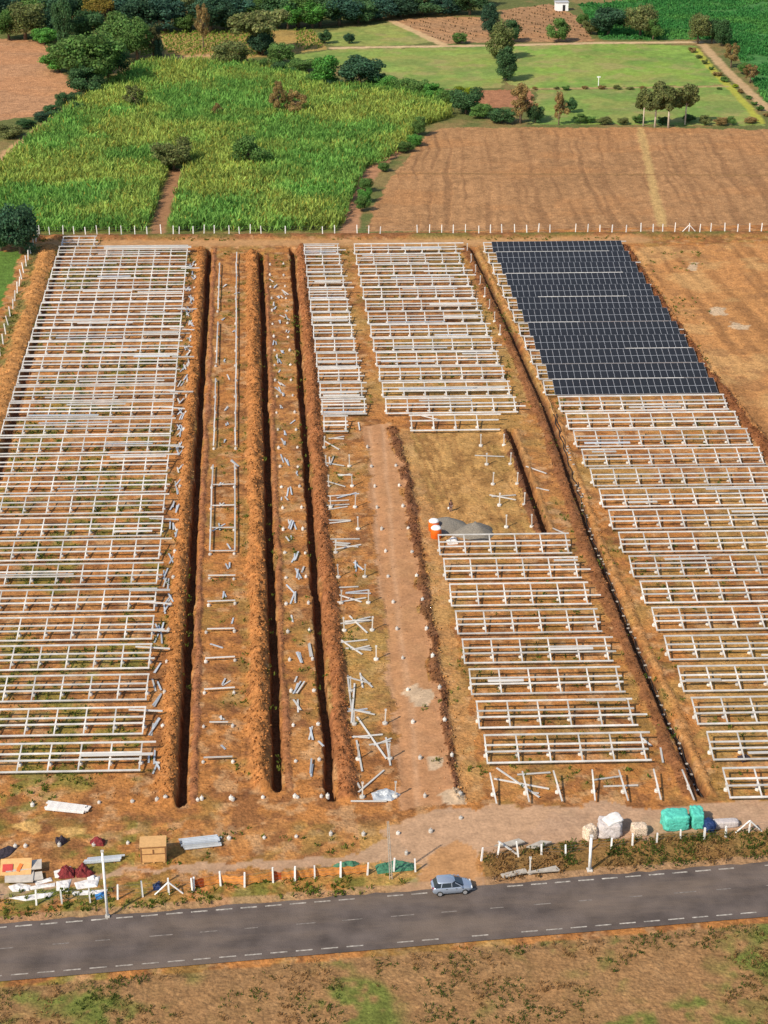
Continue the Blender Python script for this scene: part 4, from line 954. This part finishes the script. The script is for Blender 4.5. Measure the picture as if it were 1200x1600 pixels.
# stacks of steel near the road
def stack(px0, py0, px1, py1, n, name, label, m, step=.2, h=2):
    x0, y0 = G(px0, py0); x1, y1 = G(px1, py1); L = math.hypot(x1 - x0, y1 - y0); a = math.atan2(y1 - y0, x1 - x0)
    t = thing(name, label, 'steel stack', ((x0 + x1) / 2, (y0 + y1) / 2, 0), a)
    b = MB(); b.box((-L * .3, 0, .05), (.14, n * step, .12)); b.box((L * .3, 0, .05), (.14, n * step, .12)); link('bearer', b.mesh('bearer', M['ply_dark']), t)
    for j in range(h):
        for i in range(n - j):
            b = MB(); ex = random.uniform(-.25, .25); b.channel((-L / 2 + ex, 0, 0), (L / 2 + ex + random.uniform(-.2, .2), 0, 0), .17, .11)
            link('profile', b.mesh('profile', m), t, (0, (i - (n - j - 1) / 2) * step, .24 + j * .13), (0, 0, random.uniform(-.02, .02)))
stack(75, 1261, 137, 1268, 6, 'rail_stack', 'bundle of long white rails lying left of the trench ends', M['white_sheet'], .24, 2)
stack(284, 1322, 342, 1316, 7, 'profile_stack', 'bundle of grey blue steel profiles beside the plywood crate', M['steel_blue'], .25, 3)
stack(134, 1348, 190, 1343, 4, 'profile_stack', 'bundle of pale steel profiles behind the left utility pole', M['steel_blue'], .22, 2)

# ------------------------------------------------------------------ site furniture
# plywood crate on a pallet
x, y = G(240, 1350); t = thing('plywood_crate', 'large plywood crate standing on a pallet by the site track', 'crate', (x, y + .9, 0), .02)
cw, cd, ch = 2.45, 1.6, 1.75
b = MB(); b.box((0, 0, .18 + ch / 2), (cw, cd, ch)); link('body', b.mesh('body', M['ply']), t)
b = MB(); b.box((0, -.01, .18 + ch + .03), (cw + .08, cd + .10, .06)); link('lid', b.mesh('lid', M['ply']), t)
b = MB()
for xx_ in (-1.15, 1.15): b.box((xx_, -cd / 2 - .02, .18 + ch / 2), (.10, .035, ch - .02))
b.box((0, -cd / 2 - .02, .18 + ch * .52), (2.18, .03, .07)); b.box((0, -cd / 2 - .02, .18 + ch * .93), (2.18, .03, .07)); link('batten', b.mesh('batten', M['ply_dark']), t)
b = MB(); b.box((0, -cd / 2 - .03, .18 + ch * .66), (.12, .05, .5)); link('label_plate', b.mesh('label_plate', M['ply_dark']), t)
b = MB()
for xx_ in (-1.0, 0, 1.0): b.box((xx_, 0, .06), (.18, cd, .12))
for yy_ in (-.7, -.35, 0, .35, .7): b.box((0, yy_, .15), (cw, .2, .04))
link('pallet', b.mesh('pallet', M['ply']), t)

def lumpy(w_, d_, h_, seed, amp=.12, n=15, power=3.2, top=None):
    """soft-cornered draped bundle sitting on z = 0"""
    bm = bmesh.new(); bmesh.ops.create_cube(bm, size=2); bmesh.ops.subdivide_edges(bm, edges=bm.edges[:], cuts=n, use_grid_fill=True)
    vs = np.array([v.co[:] for v in bm.verts]); nrm = (np.abs(vs) ** power).sum(1) ** (1 / power); vs = vs / nrm[:, None]
    nz = fbm(vs[:, 0] * 2.6 + vs[:, 2] * 2.1 + seed, vs[:, 1] * 2.6 - vs[:, 2] * 1.4 + seed * 2, 1.0, seed, 4) - .5
    vs = vs * (1 + nz[:, None] * amp * 2)
    for v, p in zip(bm.verts, vs):
        z = (p[2] + 1) / 2; k = 1.0 if top is None else 1 + (top - 1) * z
        v.co = (p[0] * w_ / 2 * k, p[1] * d_ / 2 * k, max(0, z * h_))
    b = MB(); bm.verts.ensure_lookup_table(); b.add([v.co[:] for v in bm.verts], [[v.index for v in f.verts] for f in bm.faces]); bm.free(); return b
def bundle(name, label, cat, px, py, w_, d_, h_, m, seed, rz=0, amp=.1, power=4.5, top=None, rope=True, group=None):
    x, y = G(px, py); me = lumpy(w_, d_, h_, seed, amp, 15, power, top).mesh(name, m, True)
    t = thing(name, label, cat, (x, y + d_ / 2, max(0, gz(x, y)) - .03), rz, group); link('cover', me, t)
    return t
t = bundle('tarp_bundle', 'big teal tarpaulin covered stack by the right fence posts', 'covered stack', 1057, 1300, 2.5, 1.8, 1.7, M['teal'], 3, .04, .15, 8)
b = MB(); b.box((0, -.91, .8), (1.7, .05, .8)); link('flap', b.mesh('flap', M['teal']), t)
bundle('tarp_bundle', 'smaller teal tarpaulin covered stack right of the big teal one', 'covered stack', 1091, 1297, 1.25, 1.9, 1.75, M['teal'], 5, -.03, .15, 8)
bundle('navy_bundle', 'navy blue bundle leaning beside the teal stacks', 'bundle', 1110, 1304, 1.05, 1.4, 1.25, M['navy'], 8, .2, .2, 3)
bundle('wrapped_roll', 'long pale wrapped roll lying right of the navy bundle', 'roll', 1134, 1295, 2.7, .9, .75, M['grey_tarp'], 11, .03, .05, 5)
t = bundle('tarp_bundle', 'grey white tarpaulin covered heap between two cream sacks', 'covered stack', 955, 1311, 2.4, 1.9, 1.5, M['grey_tarp'], 14, -.12, .17, 7, .9)
b = lumpy(1.7, 1.3, .45, 23, .22, 8, 6); link('flap', b.mesh('flap', M['white_sheet'], True), t, (.25, .15, 1.35), (.12, -.1, .5))
t = bundle('bulk_sack', 'cream speckled bulk sack left of the grey white heap', 'sack', 923, 1315, 1.3, 1.2, 1.4, M['cream'], 17, .5, .14, 7, .86)
t = bundle('bulk_sack', 'cream speckled bulk sack right of the grey white heap', 'sack', 1000, 1308, 1.5, 1.1, 1.1, M['cream'], 19, .05, .12, 8)
def flat(name, label, cat, pts, z, th, m, par=None):
    P = [G(*p) for p in pts]; n = len(P); b = MB()
    b.add([(x, y, z - th) for x, y in P] + [(x, y, z) for x, y in P], [tuple(range(n - 1, -1, -1)), tuple(range(n, 2 * n))] + [(i, (i + 1) % n, n + (i + 1) % n, n + i) for i in range(n)])
    o = link(name, b.mesh(name, m), par)
    return tag(o, label, cat) if label else o
def rag(name, label, cat, pts, m, seed, hh=.25, group=None):
    """crumpled cloth or sheet lying on the ground inside an outline"""
    P = [G(*p) for p in pts]; cx = sum(p[0] for p in P) / len(P); cy = sum(p[1] for p in P) / len(P)
    bm = bmesh.new(); R_ = []
    rings = 9; per = 40; vs = []
    for i in range(per):
        t_ = i / per * len(P); a, f = int(t_) % len(P), t_ % 1; q = P[(a + 1) % len(P)]
        R_.append((P[a][0] * (1 - f) + q[0] * f - cx, P[a][1] * (1 - f) + q[1] * f - cy))
    pts_ = [(0, 0)]; fs = []
    for r_ in range(1, rings + 1): pts_ += [(px * r_ / rings, py * r_ / rings) for px, py in R_]
    A_ = np.array(pts_); nz = fbm(A_[:, 0] + seed * 3 + 50, A_[:, 1] + seed + 50, .62, seed, 3); rr = np.array([0] + [r_ / rings for r_ in range(1, rings + 1) for _ in R_])
    z = hh * (.10 + 2.6 * np.clip(nz - .28, 0, 1)) * np.sqrt(np.clip(1 - rr ** 2, 0, 1)) * .6 + .05
    for i in range(per): fs.append((0, 1 + i, 1 + (i + 1) % per))
    for r_ in range(rings - 1):
        for i in range(per):
            a = 1 + r_ * per + i; b2 = 1 + r_ * per + (i + 1) % per; fs.append((a, a + per, b2 + per, b2))
    n = len(A_); b = MB(); b.add([(p[0], p[1], zz_) for p, zz_ in zip(A_, z)], fs); 
    rim = [1 + (rings - 1) * per + i for i in range(per)]
    b.add([(A_[i][0], A_[i][1], z[i]) for i in rim] + [(A_[i][0], A_[i][1], -.1) for i in rim], [(i, per + i, per + (i + 1) % per, (i + 1) % per) for i in range(per)])
    bm.free(); return tag(link(name, b.mesh(name, m), None, (cx, cy, max(0, gz(cx, cy)))), label, cat, group)
# junk corner at lower left
t = thing('painted_board', 'tan board with red and orange paint leaning in the lower left corner', 'board', (*G(25, 1372), 0))
bx, by = G(25, 1372)
R = Matrix.Rotation(.5, 3, 'X'); b = MB(); b.box((0, .6, .85), (2.9, 1.7, .06), R); link('panel', b.mesh('panel', M['ply']), t)
b = MB(); b.box((-.75, .45, .87), (.95, .75, .07), R); link('red_patch', b.mesh('red_patch', M['red']), t)
b = MB(); b.box((.35, .45, .87), (.32, .8, .07), Matrix.Rotation(.5, 3, 'X') @ Matrix.Rotation(-.4, 3, 'Z')); link('orange_patch', b.mesh('orange_patch', M['orange_paint']), t)
b = MB(); b.box((-.9, 1.0, .4), (.1, .1, .8)); b.box((.9, 1.0, .4), (.1, .1, .8)); link('prop', b.mesh('prop', M['ply_dark']), t)
t = thing('slab_stack', 'pile of grey boards in front of the tan painted board', 'boards', (0, 0, 0))
for pts, z in (([(8, 1384), (52, 1383), (54, 1364), (8, 1368)], .45), ([(10, 1372), (66, 1366), (66, 1352), (10, 1360)], .75), ([(50, 1380), (68, 1377), (66, 1366), (48, 1368)], .35)): flat('board', None, None, pts, z, .12, M['board'], t)
for o in list(t.children):
    pass
rag('white_sheet', 'crumpled white sheet below the grey boards at lower left', 'sheet', [(13, 1386), (30, 1380), (48, 1384), (46, 1392), (20, 1394)], M['white_sheet'], 2)
rag('white_sheet', 'white sheet under the maroon cloth heap', 'sheet', [(84, 1362), (110, 1354), (116, 1362), (104, 1372), (86, 1372)], M['white_sheet'], 3)
rag('white_sheet', 'white sheet in front of the maroon cloth heap', 'sheet', [(88, 1378), (112, 1374), (106, 1394), (88, 1392)], M['white_sheet'], 4)
rag('white_sheet', 'torn white sheet right of the maroon cloth heap', 'sheet', [(116, 1380), (156, 1370), (152, 1386), (120, 1390)], M['white_sheet'], 5)
rag('white_sheet', 'long white sheet along the bottom left verge', 'sheet', [(14, 1404), (60, 1397), (84, 1395), (78, 1402), (40, 1408)], M['white_sheet'], 6)
rag('white_sheet', 'narrow white sheet beside the left utility pole', 'sheet', [(112, 1394), (168, 1390), (166, 1397), (114, 1400)], M['white_sheet'], 7)
rag('white_sheet', 'white board pieces beside the grey boards at lower left', 'sheet', [(54, 1378), (80, 1372), (82, 1377), (56, 1384)], M['white_sheet'], 31, .2)
rag('white_sheet', 'thin white sheet strip before the grey boards', 'sheet', [(46, 1386), (86, 1380), (86, 1385), (48, 1391)], M['white_sheet'], 32, .2)
rag('white_sheet', 'small white scrap right of the maroon heaps', 'sheet', [(136, 1372), (150, 1369), (148, 1376), (138, 1378)], M['white_sheet'], 33, .3)
rag('blue_cloth', 'small blue cloth beside the left utility pole', 'cloth', [(148, 1398), (164, 1394), (165, 1404), (150, 1406)], M['blue_cloth'], 8, .35)
rag('cloth_heap', 'maroon cloth heap on white sheets at lower left', 'cloth heap', [(88, 1366), (104, 1358), (118, 1362), (116, 1372), (92, 1374)], M['maroon'], 9, 1.0)
rag('cloth_heap', 'dark maroon cloth heap right of the other cloth heap', 'cloth heap', [(116, 1362), (130, 1350), (148, 1366), (142, 1371), (120, 1372)], M['maroon'], 10, 1.2)
rag('cloth_heap', 'dark grey cloth heap near the left footings', 'cloth heap', [(86, 1314), (98, 1308), (106, 1316), (96, 1322), (88, 1320)], M['dark_cloth'], 11, 1.0)
rag('cloth_heap', 'reddish cloth heap beside the fourth footing of the near line', 'cloth heap', [(140, 1318), (152, 1309), (165, 1314), (162, 1323), (146, 1322)], M['maroon'], 12, 1.0)
rag('dark_sheet', 'black sheet lying at the left edge by the footings', 'sheet', [(-5, 1330), (14, 1322), (26, 1326), (14, 1338), (-5, 1346)], M['dark_cloth'], 13, .3)
rag('dark_cloth', 'small dark blue cloth by the left braced fence post', 'cloth', [(238, 1382), (250, 1378), (252, 1390), (240, 1392)], M['navy'], 14, .5)
rag('dark_cloth', 'dark bundle on the ground by the right block front racks', 'cloth', [(1152, 1183), (1166, 1180), (1176, 1188), (1160, 1192)], M['dark_cloth'], 15, .6)
rag('steel_scrap', 'tangle of grey wire scrap at the foot of the haul track', 'scrap', [(580, 1240), (604, 1232), (626, 1242), (612, 1252), (584, 1252)], M['steel_blue'], 16, .5)
rag('green_net', 'green shade net heap behind the orange cloth fence', 'net', [(520, 1354), (545, 1346), (562, 1350), (552, 1357), (526, 1358)], M['green_cloth'], 17, .6)
rag('green_net', 'dark green net between the lattice pole and the entrance', 'net', [(586, 1354), (618, 1344), (648, 1350), (646, 1360), (590, 1366)], M['green_cloth'], 18, .6)
for i, (pts, lab) in enumerate([([(772, 1328), (810, 1317), (820, 1322), (800, 1328)], 'thin concrete slab tilted by the leaning posts at the entrance'), ([(782, 1372), (820, 1363), (824, 1369), (786, 1377)], 'flat concrete slab on the road verge, left of two'),
                               ([(822, 1369), (868, 1359), (875, 1366), (826, 1370)], 'flat concrete slab on the road verge, right of two'), ([(822, 1330), (845, 1320), (862, 1322), (836, 1332)], 'grassed concrete slab behind the scrub right of the entrance')]):
    flat('concrete_slab', lab, 'slab', pts, .5 if i in (1, 2) else .55, .14, M['grey_concrete'])
# gravel heaps and orange drums
def gravel(px, py, w_, d_, h_, label, seed):
    x, y = G(px, py); n = 30; vs = [(0, 0, h_)]; fs = []
    for r_ in range(1, 9):
        for i in range(n):
            a = 2 * math.pi * i / n; q = r_ / 8; k = 1 + .12 * math.sin(3 * a + seed) + .05 * math.sin(7 * a + 2 * seed)
            z = h_ * (1 - q) ** .9 * (1 - .25 * math.exp(-q * 8)) + random.uniform(-.02, .02); vs.append((math.cos(a) * w_ / 2 * q * k, math.sin(a) * d_ / 2 * q * k, z - (.12 if r_ == 8 else 0)))
    for i in range(n): fs.append((0, 1 + i, 1 + (i + 1) % n))
    for r_ in range(7):
        for i in range(n): a = 1 + r_ * n + i; b2 = 1 + r_ * n + (i + 1) % n; fs.append((a, a + n, b2 + n, b2))
    b = MB(); b.add(vs, fs); tag(link('gravel_heap', b.mesh('gravel_heap', M['gravel'], True), None, (x, y, 0)), label, 'gravel heap')
gravel(700, 822, 5.2, 5.0, 1.35, 'flatter grey gravel heap behind the orange drums', 2)
gravel(742, 833, 5.6, 4.6, 1.75, 'taller grey gravel heap behind the lower middle block', 5)
for i, (px, py, lab) in enumerate([(682, 843, 'orange water drum with white lid, nearer of two beside the gravel'), (678.5, 832, 'orange water drum with white lid, farther of two beside the gravel')]):
    x, y = G(px, py); t = thing('water_drum', lab, 'drum', (x, y + .65, 0)); t.scale = (1.12, 1.12, 1.08)
    b = MB(); b.tube([(0, 0, 0), (0, 0, .06), (0, 0, .45), (0, 0, .5), (0, 0, .9), (0, 0, 1.15), (0, 0, 1.28)], [.58, .62, .62, .65, .62, .62, .54], 24); link('tank', b.mesh('tank', M['orange_plastic'], True), t)
    b = MB(); b.tube([(0, 0, 1.2), (0, 0, 1.32), (0, 0, 1.46), (0, 0, 1.52)], [.60, .60, .46, .2], 24); link('lid', b.mesh('lid', M['white_plastic'], True), t)
rag('cement_sacks', 'white sacks heaped behind the left end of the lower middle block', 'sacks', [(697, 845), (714, 842), (716, 850), (700, 852)], M['white_sheet'], 21, .8)
# cable and pipe in the long trench
def along(line, n):
    P = [Vector((*p, 0)) for p in line]; L = [(P[i + 1] - P[i]).length for i in range(len(P) - 1)]; tot = sum(L); r = []
    for q in range(n + 1):
        s = tot * q / n; i = 0
        while i < len(L) - 1 and s > L[i]: s -= L[i]; i += 1
        r.append(P[i].lerp(P[i + 1], min(1, s / L[i])))
    return r
P = along(W([(760, 400), (808, 510), (850, 610), (866, 650)]), 40)
b = MB(); b.tube([(p.x + random.uniform(-.1, .1), p.y, max(.1, gz(p.x, p.y) + .10)) for p in P], [.09] * len(P), 6); tag(link('tan_pipe', b.mesh('tan_pipe', M['pipe'], True)), 'tan pipe laid along the long cable trench beside the panels', 'pipe')
P = along(W([(866, 650), (928, 838), (1012, 1042), (1094, 1238)]), 120)
for q, off in enumerate((-.15, .18)):
    b = MB(); b.tube([(p.x + off + .12 * math.sin(i * 1.1 + q), p.y, gz(p.x, p.y) + .12 + .03 * q) for i, p in enumerate(P)], [.07] * len(P), 6)
    tag(link('black_cable', b.mesh('black_cable', M['cable'], True)), f'black cable in the long right trench, {["left", "right"][q]} of two side by side', 'cable')
b = MB(); b.box((0, 0, .05), (.34, .2, .10)); BRICK = b.mesh('cover_tile', M['grey_concrete'])
P = along(W([(884, 700), (928, 838), (1012, 1042), (1090, 1228)]), 90)
for i, p in enumerate(P):
    if random.random() < .3: continue
    tag(link('cover_tile', BRICK, None, (p.x + random.uniform(-.3, .3), p.y, gz(p.x, p.y) + .18), (random.uniform(-.2, .2), random.uniform(-.2, .2), random.uniform(-.5, .5))), 'small pale cover tile set along the cables in the long right trench', 'cover tile', 'cover tiles along the cables')

# ------------------------------------------------------------------ fences
b = MB(); b.box((0, 0, .85), (.17, .17, 1.85), taper=.85); FPOST = b.mesh('post', M['paint'])
def wire_fence(label, pts, group=None, hgt_=1.0, lean=.06, wires=True, double=()):
    t = thing('wire_fence', label, 'fence', (pts[0][0], pts[0][1], 0)); o = Vector((pts[0][0], pts[0][1], 0))
    for i, (x, y) in enumerate(pts):
        link('post', FPOST, t, (x - o.x, y - o.y, gz(x, y) - .05), (random.uniform(-lean, lean), random.uniform(-lean, lean), random.uniform(-.3, .3)), (random.uniform(.85, 1.15),) * 2 + (hgt_ * random.uniform(.88, 1.1),))
        if i in double:
            for sgn in (-1, 1):
                b = MB(); b.tube([(0, 0, 1.35), (sgn * 1.3, 0, 0)], [.075, .075], 6); link('brace', b.mesh('brace', M['paint']), t, (x - o.x, y - o.y, gz(x, y)), (0, 0, 0))
    if wires:
        for h in (.55, 1.0, 1.45):
            b = MB(); b.tube([(x - o.x, y - o.y, gz(x, y) + h * hgt_) for x, y in pts], [.008] * len(pts), 4); link('wire', b.mesh('wire', M['iron']), t)
    return t
fx = [62, 78, 99, 116, 134, 152, 171, 190, 211, 230, 252, 271, 280, 302, 319, 335, 358, 374, 391, 408, 446, 504, 523, 558, 576, 594, 652, 671, 690, 708, 727, 748, 766, 784, 804, 823, 841, 859, 899, 918, 937, 956, 978, 1001, 1020, 1035, 1054, 1076, 1093, 1110, 1132, 1152, 1171, 1189, 1208, 1228, 1248, 1268]
wire_fence('long row of white concrete fence posts along the far boundary bank', [G(px, 370 - (px - 60) * .004) for px in fx], double=(47,))
lf = [(60, 372), (56, 378), (52, 386), (48, 396), (44, 406), (41, 416), (37, 426), (34, 436), (30, 447), (27, 458), (23, 470), (20, 482), (16, 495), (13, 508), (9, 522), (5, 538), (0, 556), (-6, 576)]
wire_fence('row of leaning white fence posts running down the left edge', [G(*p) for p in lf], hgt_=1.15, lean=.14)
wire_fence('white fence posts along the verge at the bottom left corner', [G(*p) for p in [(-20, 1420), (57, 1414), (97, 1412), (141, 1410), (184, 1405), (223, 1401), (264, 1397), (301, 1394)]], double=(6,))
cl = [(303, 1391), (345, 1384), (382, 1386), (427, 1379), (461, 1377), (492, 1373), (532, 1371), (574, 1367)]
t = wire_fence('low fence hung with orange cloth between white posts left of the entrance', [G(*p) for p in cl], hgt_=.92)
o = t.location
for i in range(len(cl) - 1):
    (x0, y0), (x1, y1) = G(*cl[i]), G(*cl[i + 1]); m = 'rust_cloth' if i in (0, 3) else 'orange_cloth'
    for part_, (f0, f1) in enumerate(((0, .38), (.38, 1)) if i in (0, 3) else ((0, 1),)):
        n = 14; vs = []; fs = []
        for j in range(n + 1):
            f = f0 + (f1 - f0) * j / n; x = x0 + (x1 - x0) * f; y = y0 + (y1 - y0) * f + .12
            for q in range(5):
                h = q / 4; z = .12 + 1.05 * h - (.12 * math.sin(math.pi * f) if q == 4 else 0)
                vs.append((x - o.x, y - o.y + .10 * math.sin(f * 17 + q * .8 + i) + (1 - h) * .10, z))
            if j:
                for q in range(4): fs.append(((j - 1) * 5 + q, j * 5 + q, j * 5 + q + 1, (j - 1) * 5 + q + 1))
        b = MB(); b.add(vs, fs); link('cloth_panel', b.mesh('cloth_panel', M['orange_cloth' if part_ else m], True), t)
wire_fence('two short white posts between the lattice pole and the entrance', [G(615, 1362), G(649, 1362)], hgt_=.95)
wire_fence('braced white posts leaning at the right side of the entrance', [G(752, 1345), G(777, 1339), G(810, 1339)], hgt_=.95, lean=.16)
x0, y0 = G(778, 1330); x1, y1 = G(808, 1338); bar((x0, y0), (x1, y1), 1.2, .3, 'white brace bar between the leaning posts at the entrance', None)
wire_fence('row of white fence posts behind the scrub along the road at right', [G(*p) for p in [(846, 1335), (884, 1337), (922, 1330), (955, 1326), (988, 1320), (1026, 1316), (1063, 1311), (1100, 1311), (1134, 1308), (1170, 1300), (1205, 1298), (1240, 1295)]], hgt_=.72, double=(9,))
tall_post(*G(828, 1364), 'short lone post in the scrub right of the entrance', None)

# ------------------------------------------------------------------ poles
x, y = G(611, 1374); t = thing('lattice_pole', 'slim concrete lattice pole beside the site entrance', 'pole', (x, y, 0)); hp_ = 6.6
b = MB()
for sx in (-1, 1): b.tube([(sx * .11, 0, -.3), (sx * .07, 0, hp_)], [.045, .035], 6)
link('rail', b.mesh('rail', M['grey_concrete']), t)
b = MB()
for i in range(22): z = .2 + i * .29; b.tube([(-.09 if i % 2 else .09, 0, z), (.09 if i % 2 else -.09, 0, z + .29)], [.018, .018], 5)
link('web', b.mesh('web', M['grey_concrete']), t); t.rotation_euler = (0, -.045, 0)
for px, py, h, lab, r in ((168, 1432, 7.2, 'tall white utility pole at the bottom left beside the road', .13), (921, 1360, 3.9, 'thick white post standing in the roadside scrub at right', .16)):
    x, y = G(px, py); t = thing('utility_pole', lab, 'pole', (x, y, 0))
    b = MB(); b.tube([(0, 0, -.3), (0, 0, h)], [r, r * .78], 10); link('shaft', b.mesh('shaft', M['paint'], True), t)
    b = MB(); b.box((0, 0, h + .04), (r * 2.1, r * 2.1, .09)); link('cap', b.mesh('cap', M['concrete']), t); b = MB(); b.box((0, 0, .06), (r * 3.2, r * 3.2, .16)); link('base', b.mesh('base', M['concrete']), t)

# ------------------------------------------------------------------ hatchback
def car(px, py, rz):
    x, y = G(px, py, .0); t = thing('parked_car', 'light blue grey hatchback on the edge of the asphalt road', 'car', (x, y, -.02), rz)
    L, Wd = 3.78, 1.64
    st = [(-1.86, .52, .80, .62), (-1.80, .34, .92, .74), (-1.55, .24, .97, .80), (-.9, .20, .95, .82), (0, .20, .93, .82), (.75, .20, .92, .82), (1.10, .22, .88, .80), (1.50, .26, .79, .76), (1.78, .34, .68, .68), (1.90, .46, .58, .54)]
    b = MB(); n = 12; vs = []; fs = []
    for (sx, zb, zt_, hw) in st:
        zm = (zb + zt_) / 2
        pr = [(hw * .86, zb), (hw * .99, zb + .10), (hw, zm), (hw * .98, zt_ - .10), (hw * .90, zt_ - .01), (hw * .45, zt_ + .015)]
        ring = pr + [(-a, c) for a, c in reversed(pr)]
        vs += [(sx, a, c) for a, c in ring]
    for i in range(len(st) - 1):
        for k in range(n): fs.append((i * n + k, i * n + (k + 1) % n, (i + 1) * n + (k + 1) % n, (i + 1) * n + k))
    fs.append(tuple(range(n))); fs.append(tuple((len(st) - 1) * n + k for k in range(n - 1, -1, -1)))
    b.add(vs, fs); link('body', b.mesh('body', M['car_paint'], True), t)
    # glasshouse rings: sill, cantrail
    def ring(z, xr, xf, hw, rr=.12): return [(xr, -hw + rr, z), (xr + rr, -hw, z), (0, -hw - .01, z), (xf - .25, -hw + .02, z), (xf, -hw + .22, z), (xf, hw - .22, z), (xf - .25, hw - .02, z), (0, hw + .01, z), (xr + rr, hw, z), (xr, hw - rr, z)]
    r0, r1 = ring(.93, -1.70, 1.06, .77), ring(1.32, -1.36, .28, .61); n = 10
    b = MB(); b.add(r0 + r1, [(k, (k + 1) % n, n + (k + 1) % n, n + k) for k in range(n)]); link('window', b.mesh('window', M['car_glass']), t)
    r2 = [(a * .97, c * .93, 1.425) for a, c, z in r1]; r1b = [(a * 1.01, c * 1.015, 1.315) for a, c, z in r1]; rm = [(a * .985, c * .98, 1.395) for a, c, z in r1b]
    b = MB(); b.add(r1b + rm + r2, [(j * n + k, j * n + (k + 1) % n, (j + 1) * n + (k + 1) % n, (j + 1) * n + k) for j in range(2) for k in range(n)] + [tuple(2 * n + k for k in range(n))]); link('roof', b.mesh('roof', M['car_paint'], True), t)
    b = MB()
    for sg in (-1, 1):
        for (xa, xb_) in ((-.06, -.08), (-1.08, -.96), (.95, .24)):
            b.tube([(xa, sg * .785, .92), (xb_, sg * .622, 1.33)], [.045, .04], 5)
    link('pillar', b.mesh('pillar', M['car_paint']), t)
    for sx in (-1.18, 1.17):
        for sg in (-1, 1):
            wv = link('wheel', None, t, (sx, sg * .74, .30))
            b = MB(); b.tube([(0, -.09, 0), (0, -.07, 0), (0, .07, 0), (0, .09, 0)], [.26, .30, .30, .26], 20); link('tyre', b.mesh('tyre', M['tyre'], True), wv)
            b = MB(); b.tube([(0, -.105 if sg < 0 else .095, 0), (0, -.095 if sg < 0 else .105, 0)], [.19, .19], 14); link('rim', b.mesh('rim', M['rim']), wv)
    for sg in (-1, 1):
        b = MB(); b.box((1.79, sg * .50, .62), (.16, .26, .12)); link('headlight', b.mesh('headlight', M['lamp_glass']), t)
        b = MB(); b.box((-1.80, sg * .62, .82), (.10, .16, .22)); link('tail_light', b.mesh('tail_light', M['tail_red']), t)
        b = MB(); b.box((.78, sg * .90, .98), (.12, .16, .11)); link('mirror', b.mesh('mirror', M['car_paint']), t)
    b = MB(); b.box((-1.87, 0, .60), (.03, .46, .11)); link('number_plate', b.mesh('number_plate', M['plate']), t)
    b = MB()
    for xx_ in (-.55, .35):
        for sg in (-1, 1): b.box((xx_, sg * .825, .78), (.16, .03, .03))
    link('door_handle', b.mesh('door_handle', M['tyre']), t)
car(705, 1391, rd)

# ------------------------------------------------------------------ worker by the gravel
def person(px, py, rz):
    x, y = G(px, py); t = thing('person', 'person in dark shirt and brown trousers standing behind the gravel heaps with a white bag', 'person', (x, y, gz(x, y)), rz)
    J = {'pel': ((0, 0, .92), .15), 'chest': ((0, -.03, 1.28), .17), 'neck': ((0, -.04, 1.46), .06), 'head': ((0, -.06, 1.58), .10), 'crown': ((0, -.05, 1.68), .08),
         'lh': ((-.10, 0, .86), .095), 'lk': ((-.11, -.03, .48), .065), 'la': ((-.11, .02, .08), .045), 'lt': ((-.11, -.14, .04), .04),
         'rh': ((.10, 0, .86), .095), 'rk': ((.12, -.05, .48), .065), 'ra': ((.13, .0, .08), .045), 'rt': ((.14, -.16, .04), .04),
         'ls': ((-.19, -.02, 1.38), .065), 'le': ((-.26, -.02, 1.10), .05), 'lw': ((-.28, -.12, .86), .035), 'lf': ((-.28, -.15, .76), .03),
         'rs': ((.19, -.02, 1.38), .065), 're': ((.26, .02, 1.10), .05), 'rw': ((.26, -.08, .86), .035), 'rf': ((.26, -.10, .76), .03)}
    E_ = [('pel', 'chest'), ('chest', 'neck'), ('neck', 'head'), ('head', 'crown'), ('pel', 'lh'), ('lh', 'lk'), ('lk', 'la'), ('la', 'lt'), ('pel', 'rh'), ('rh', 'rk'), ('rk', 'ra'), ('ra', 'rt'),
          ('chest', 'ls'), ('ls', 'le'), ('le', 'lw'), ('lw', 'lf'), ('chest', 'rs'), ('rs', 're'), ('re', 'rw'), ('rw', 'rf')]
    def skin(name, names, edges, grow, m):
        me = bpy.data.meshes.new(name); bm = bmesh.new(); ly = bm.verts.layers.skin.verify(); V = {}
        for i, k in enumerate(names): V[k] = bm.verts.new(J[k][0]); V[k][ly].radius = (J[k][1] * grow,) * 2; V[k][ly].use_root = (i == 0)
        for a, c in edges: bm.edges.new((V[a], V[c]))
        bm.to_mesh(me); bm.free(); me.materials.append(m); ob = link(name, me, t)
        ob.modifiers.new('skin', 'SKIN').use_smooth_shade = True; sb = ob.modifiers.new('sub', 'SUBSURF'); sb.levels = sb.render_levels = 2
        return ob
    skin('body', list(J), E_, 1.0, M['skin'])
    skin('shirt', ['pel', 'chest', 'ls', 'le', 'rs', 're'], [('pel', 'chest'), ('chest', 'ls'), ('ls', 'le'), ('chest', 'rs'), ('rs', 're')], 1.22, M['shirt'])
    skin('trousers', ['pel', 'lh', 'lk', 'la', 'rh', 'rk', 'ra'], [('pel', 'lh'), ('lh', 'lk'), ('lk', 'la'), ('pel', 'rh'), ('rh', 'rk'), ('rk', 'ra')], 1.25, M['trousers'])
    b = MB(); b.tube([(0, -.03, 1.62), (0, -.03, 1.70), (0, -.035, 1.75)], [.115, .11, .05], 12); link('hair', b.mesh('hair', M['hair'], True), t)
    me = lumpy(.24, .2, .34, 4, .1, 5, 3).mesh('white_bag', M['white_plastic'], True)
    tag(link('white_bag', me, None, (x - .30, y - .14, gz(x, y) + .42)), 'white bag held by the person behind the gravel heaps', 'bag')
person(704, 799, .4)
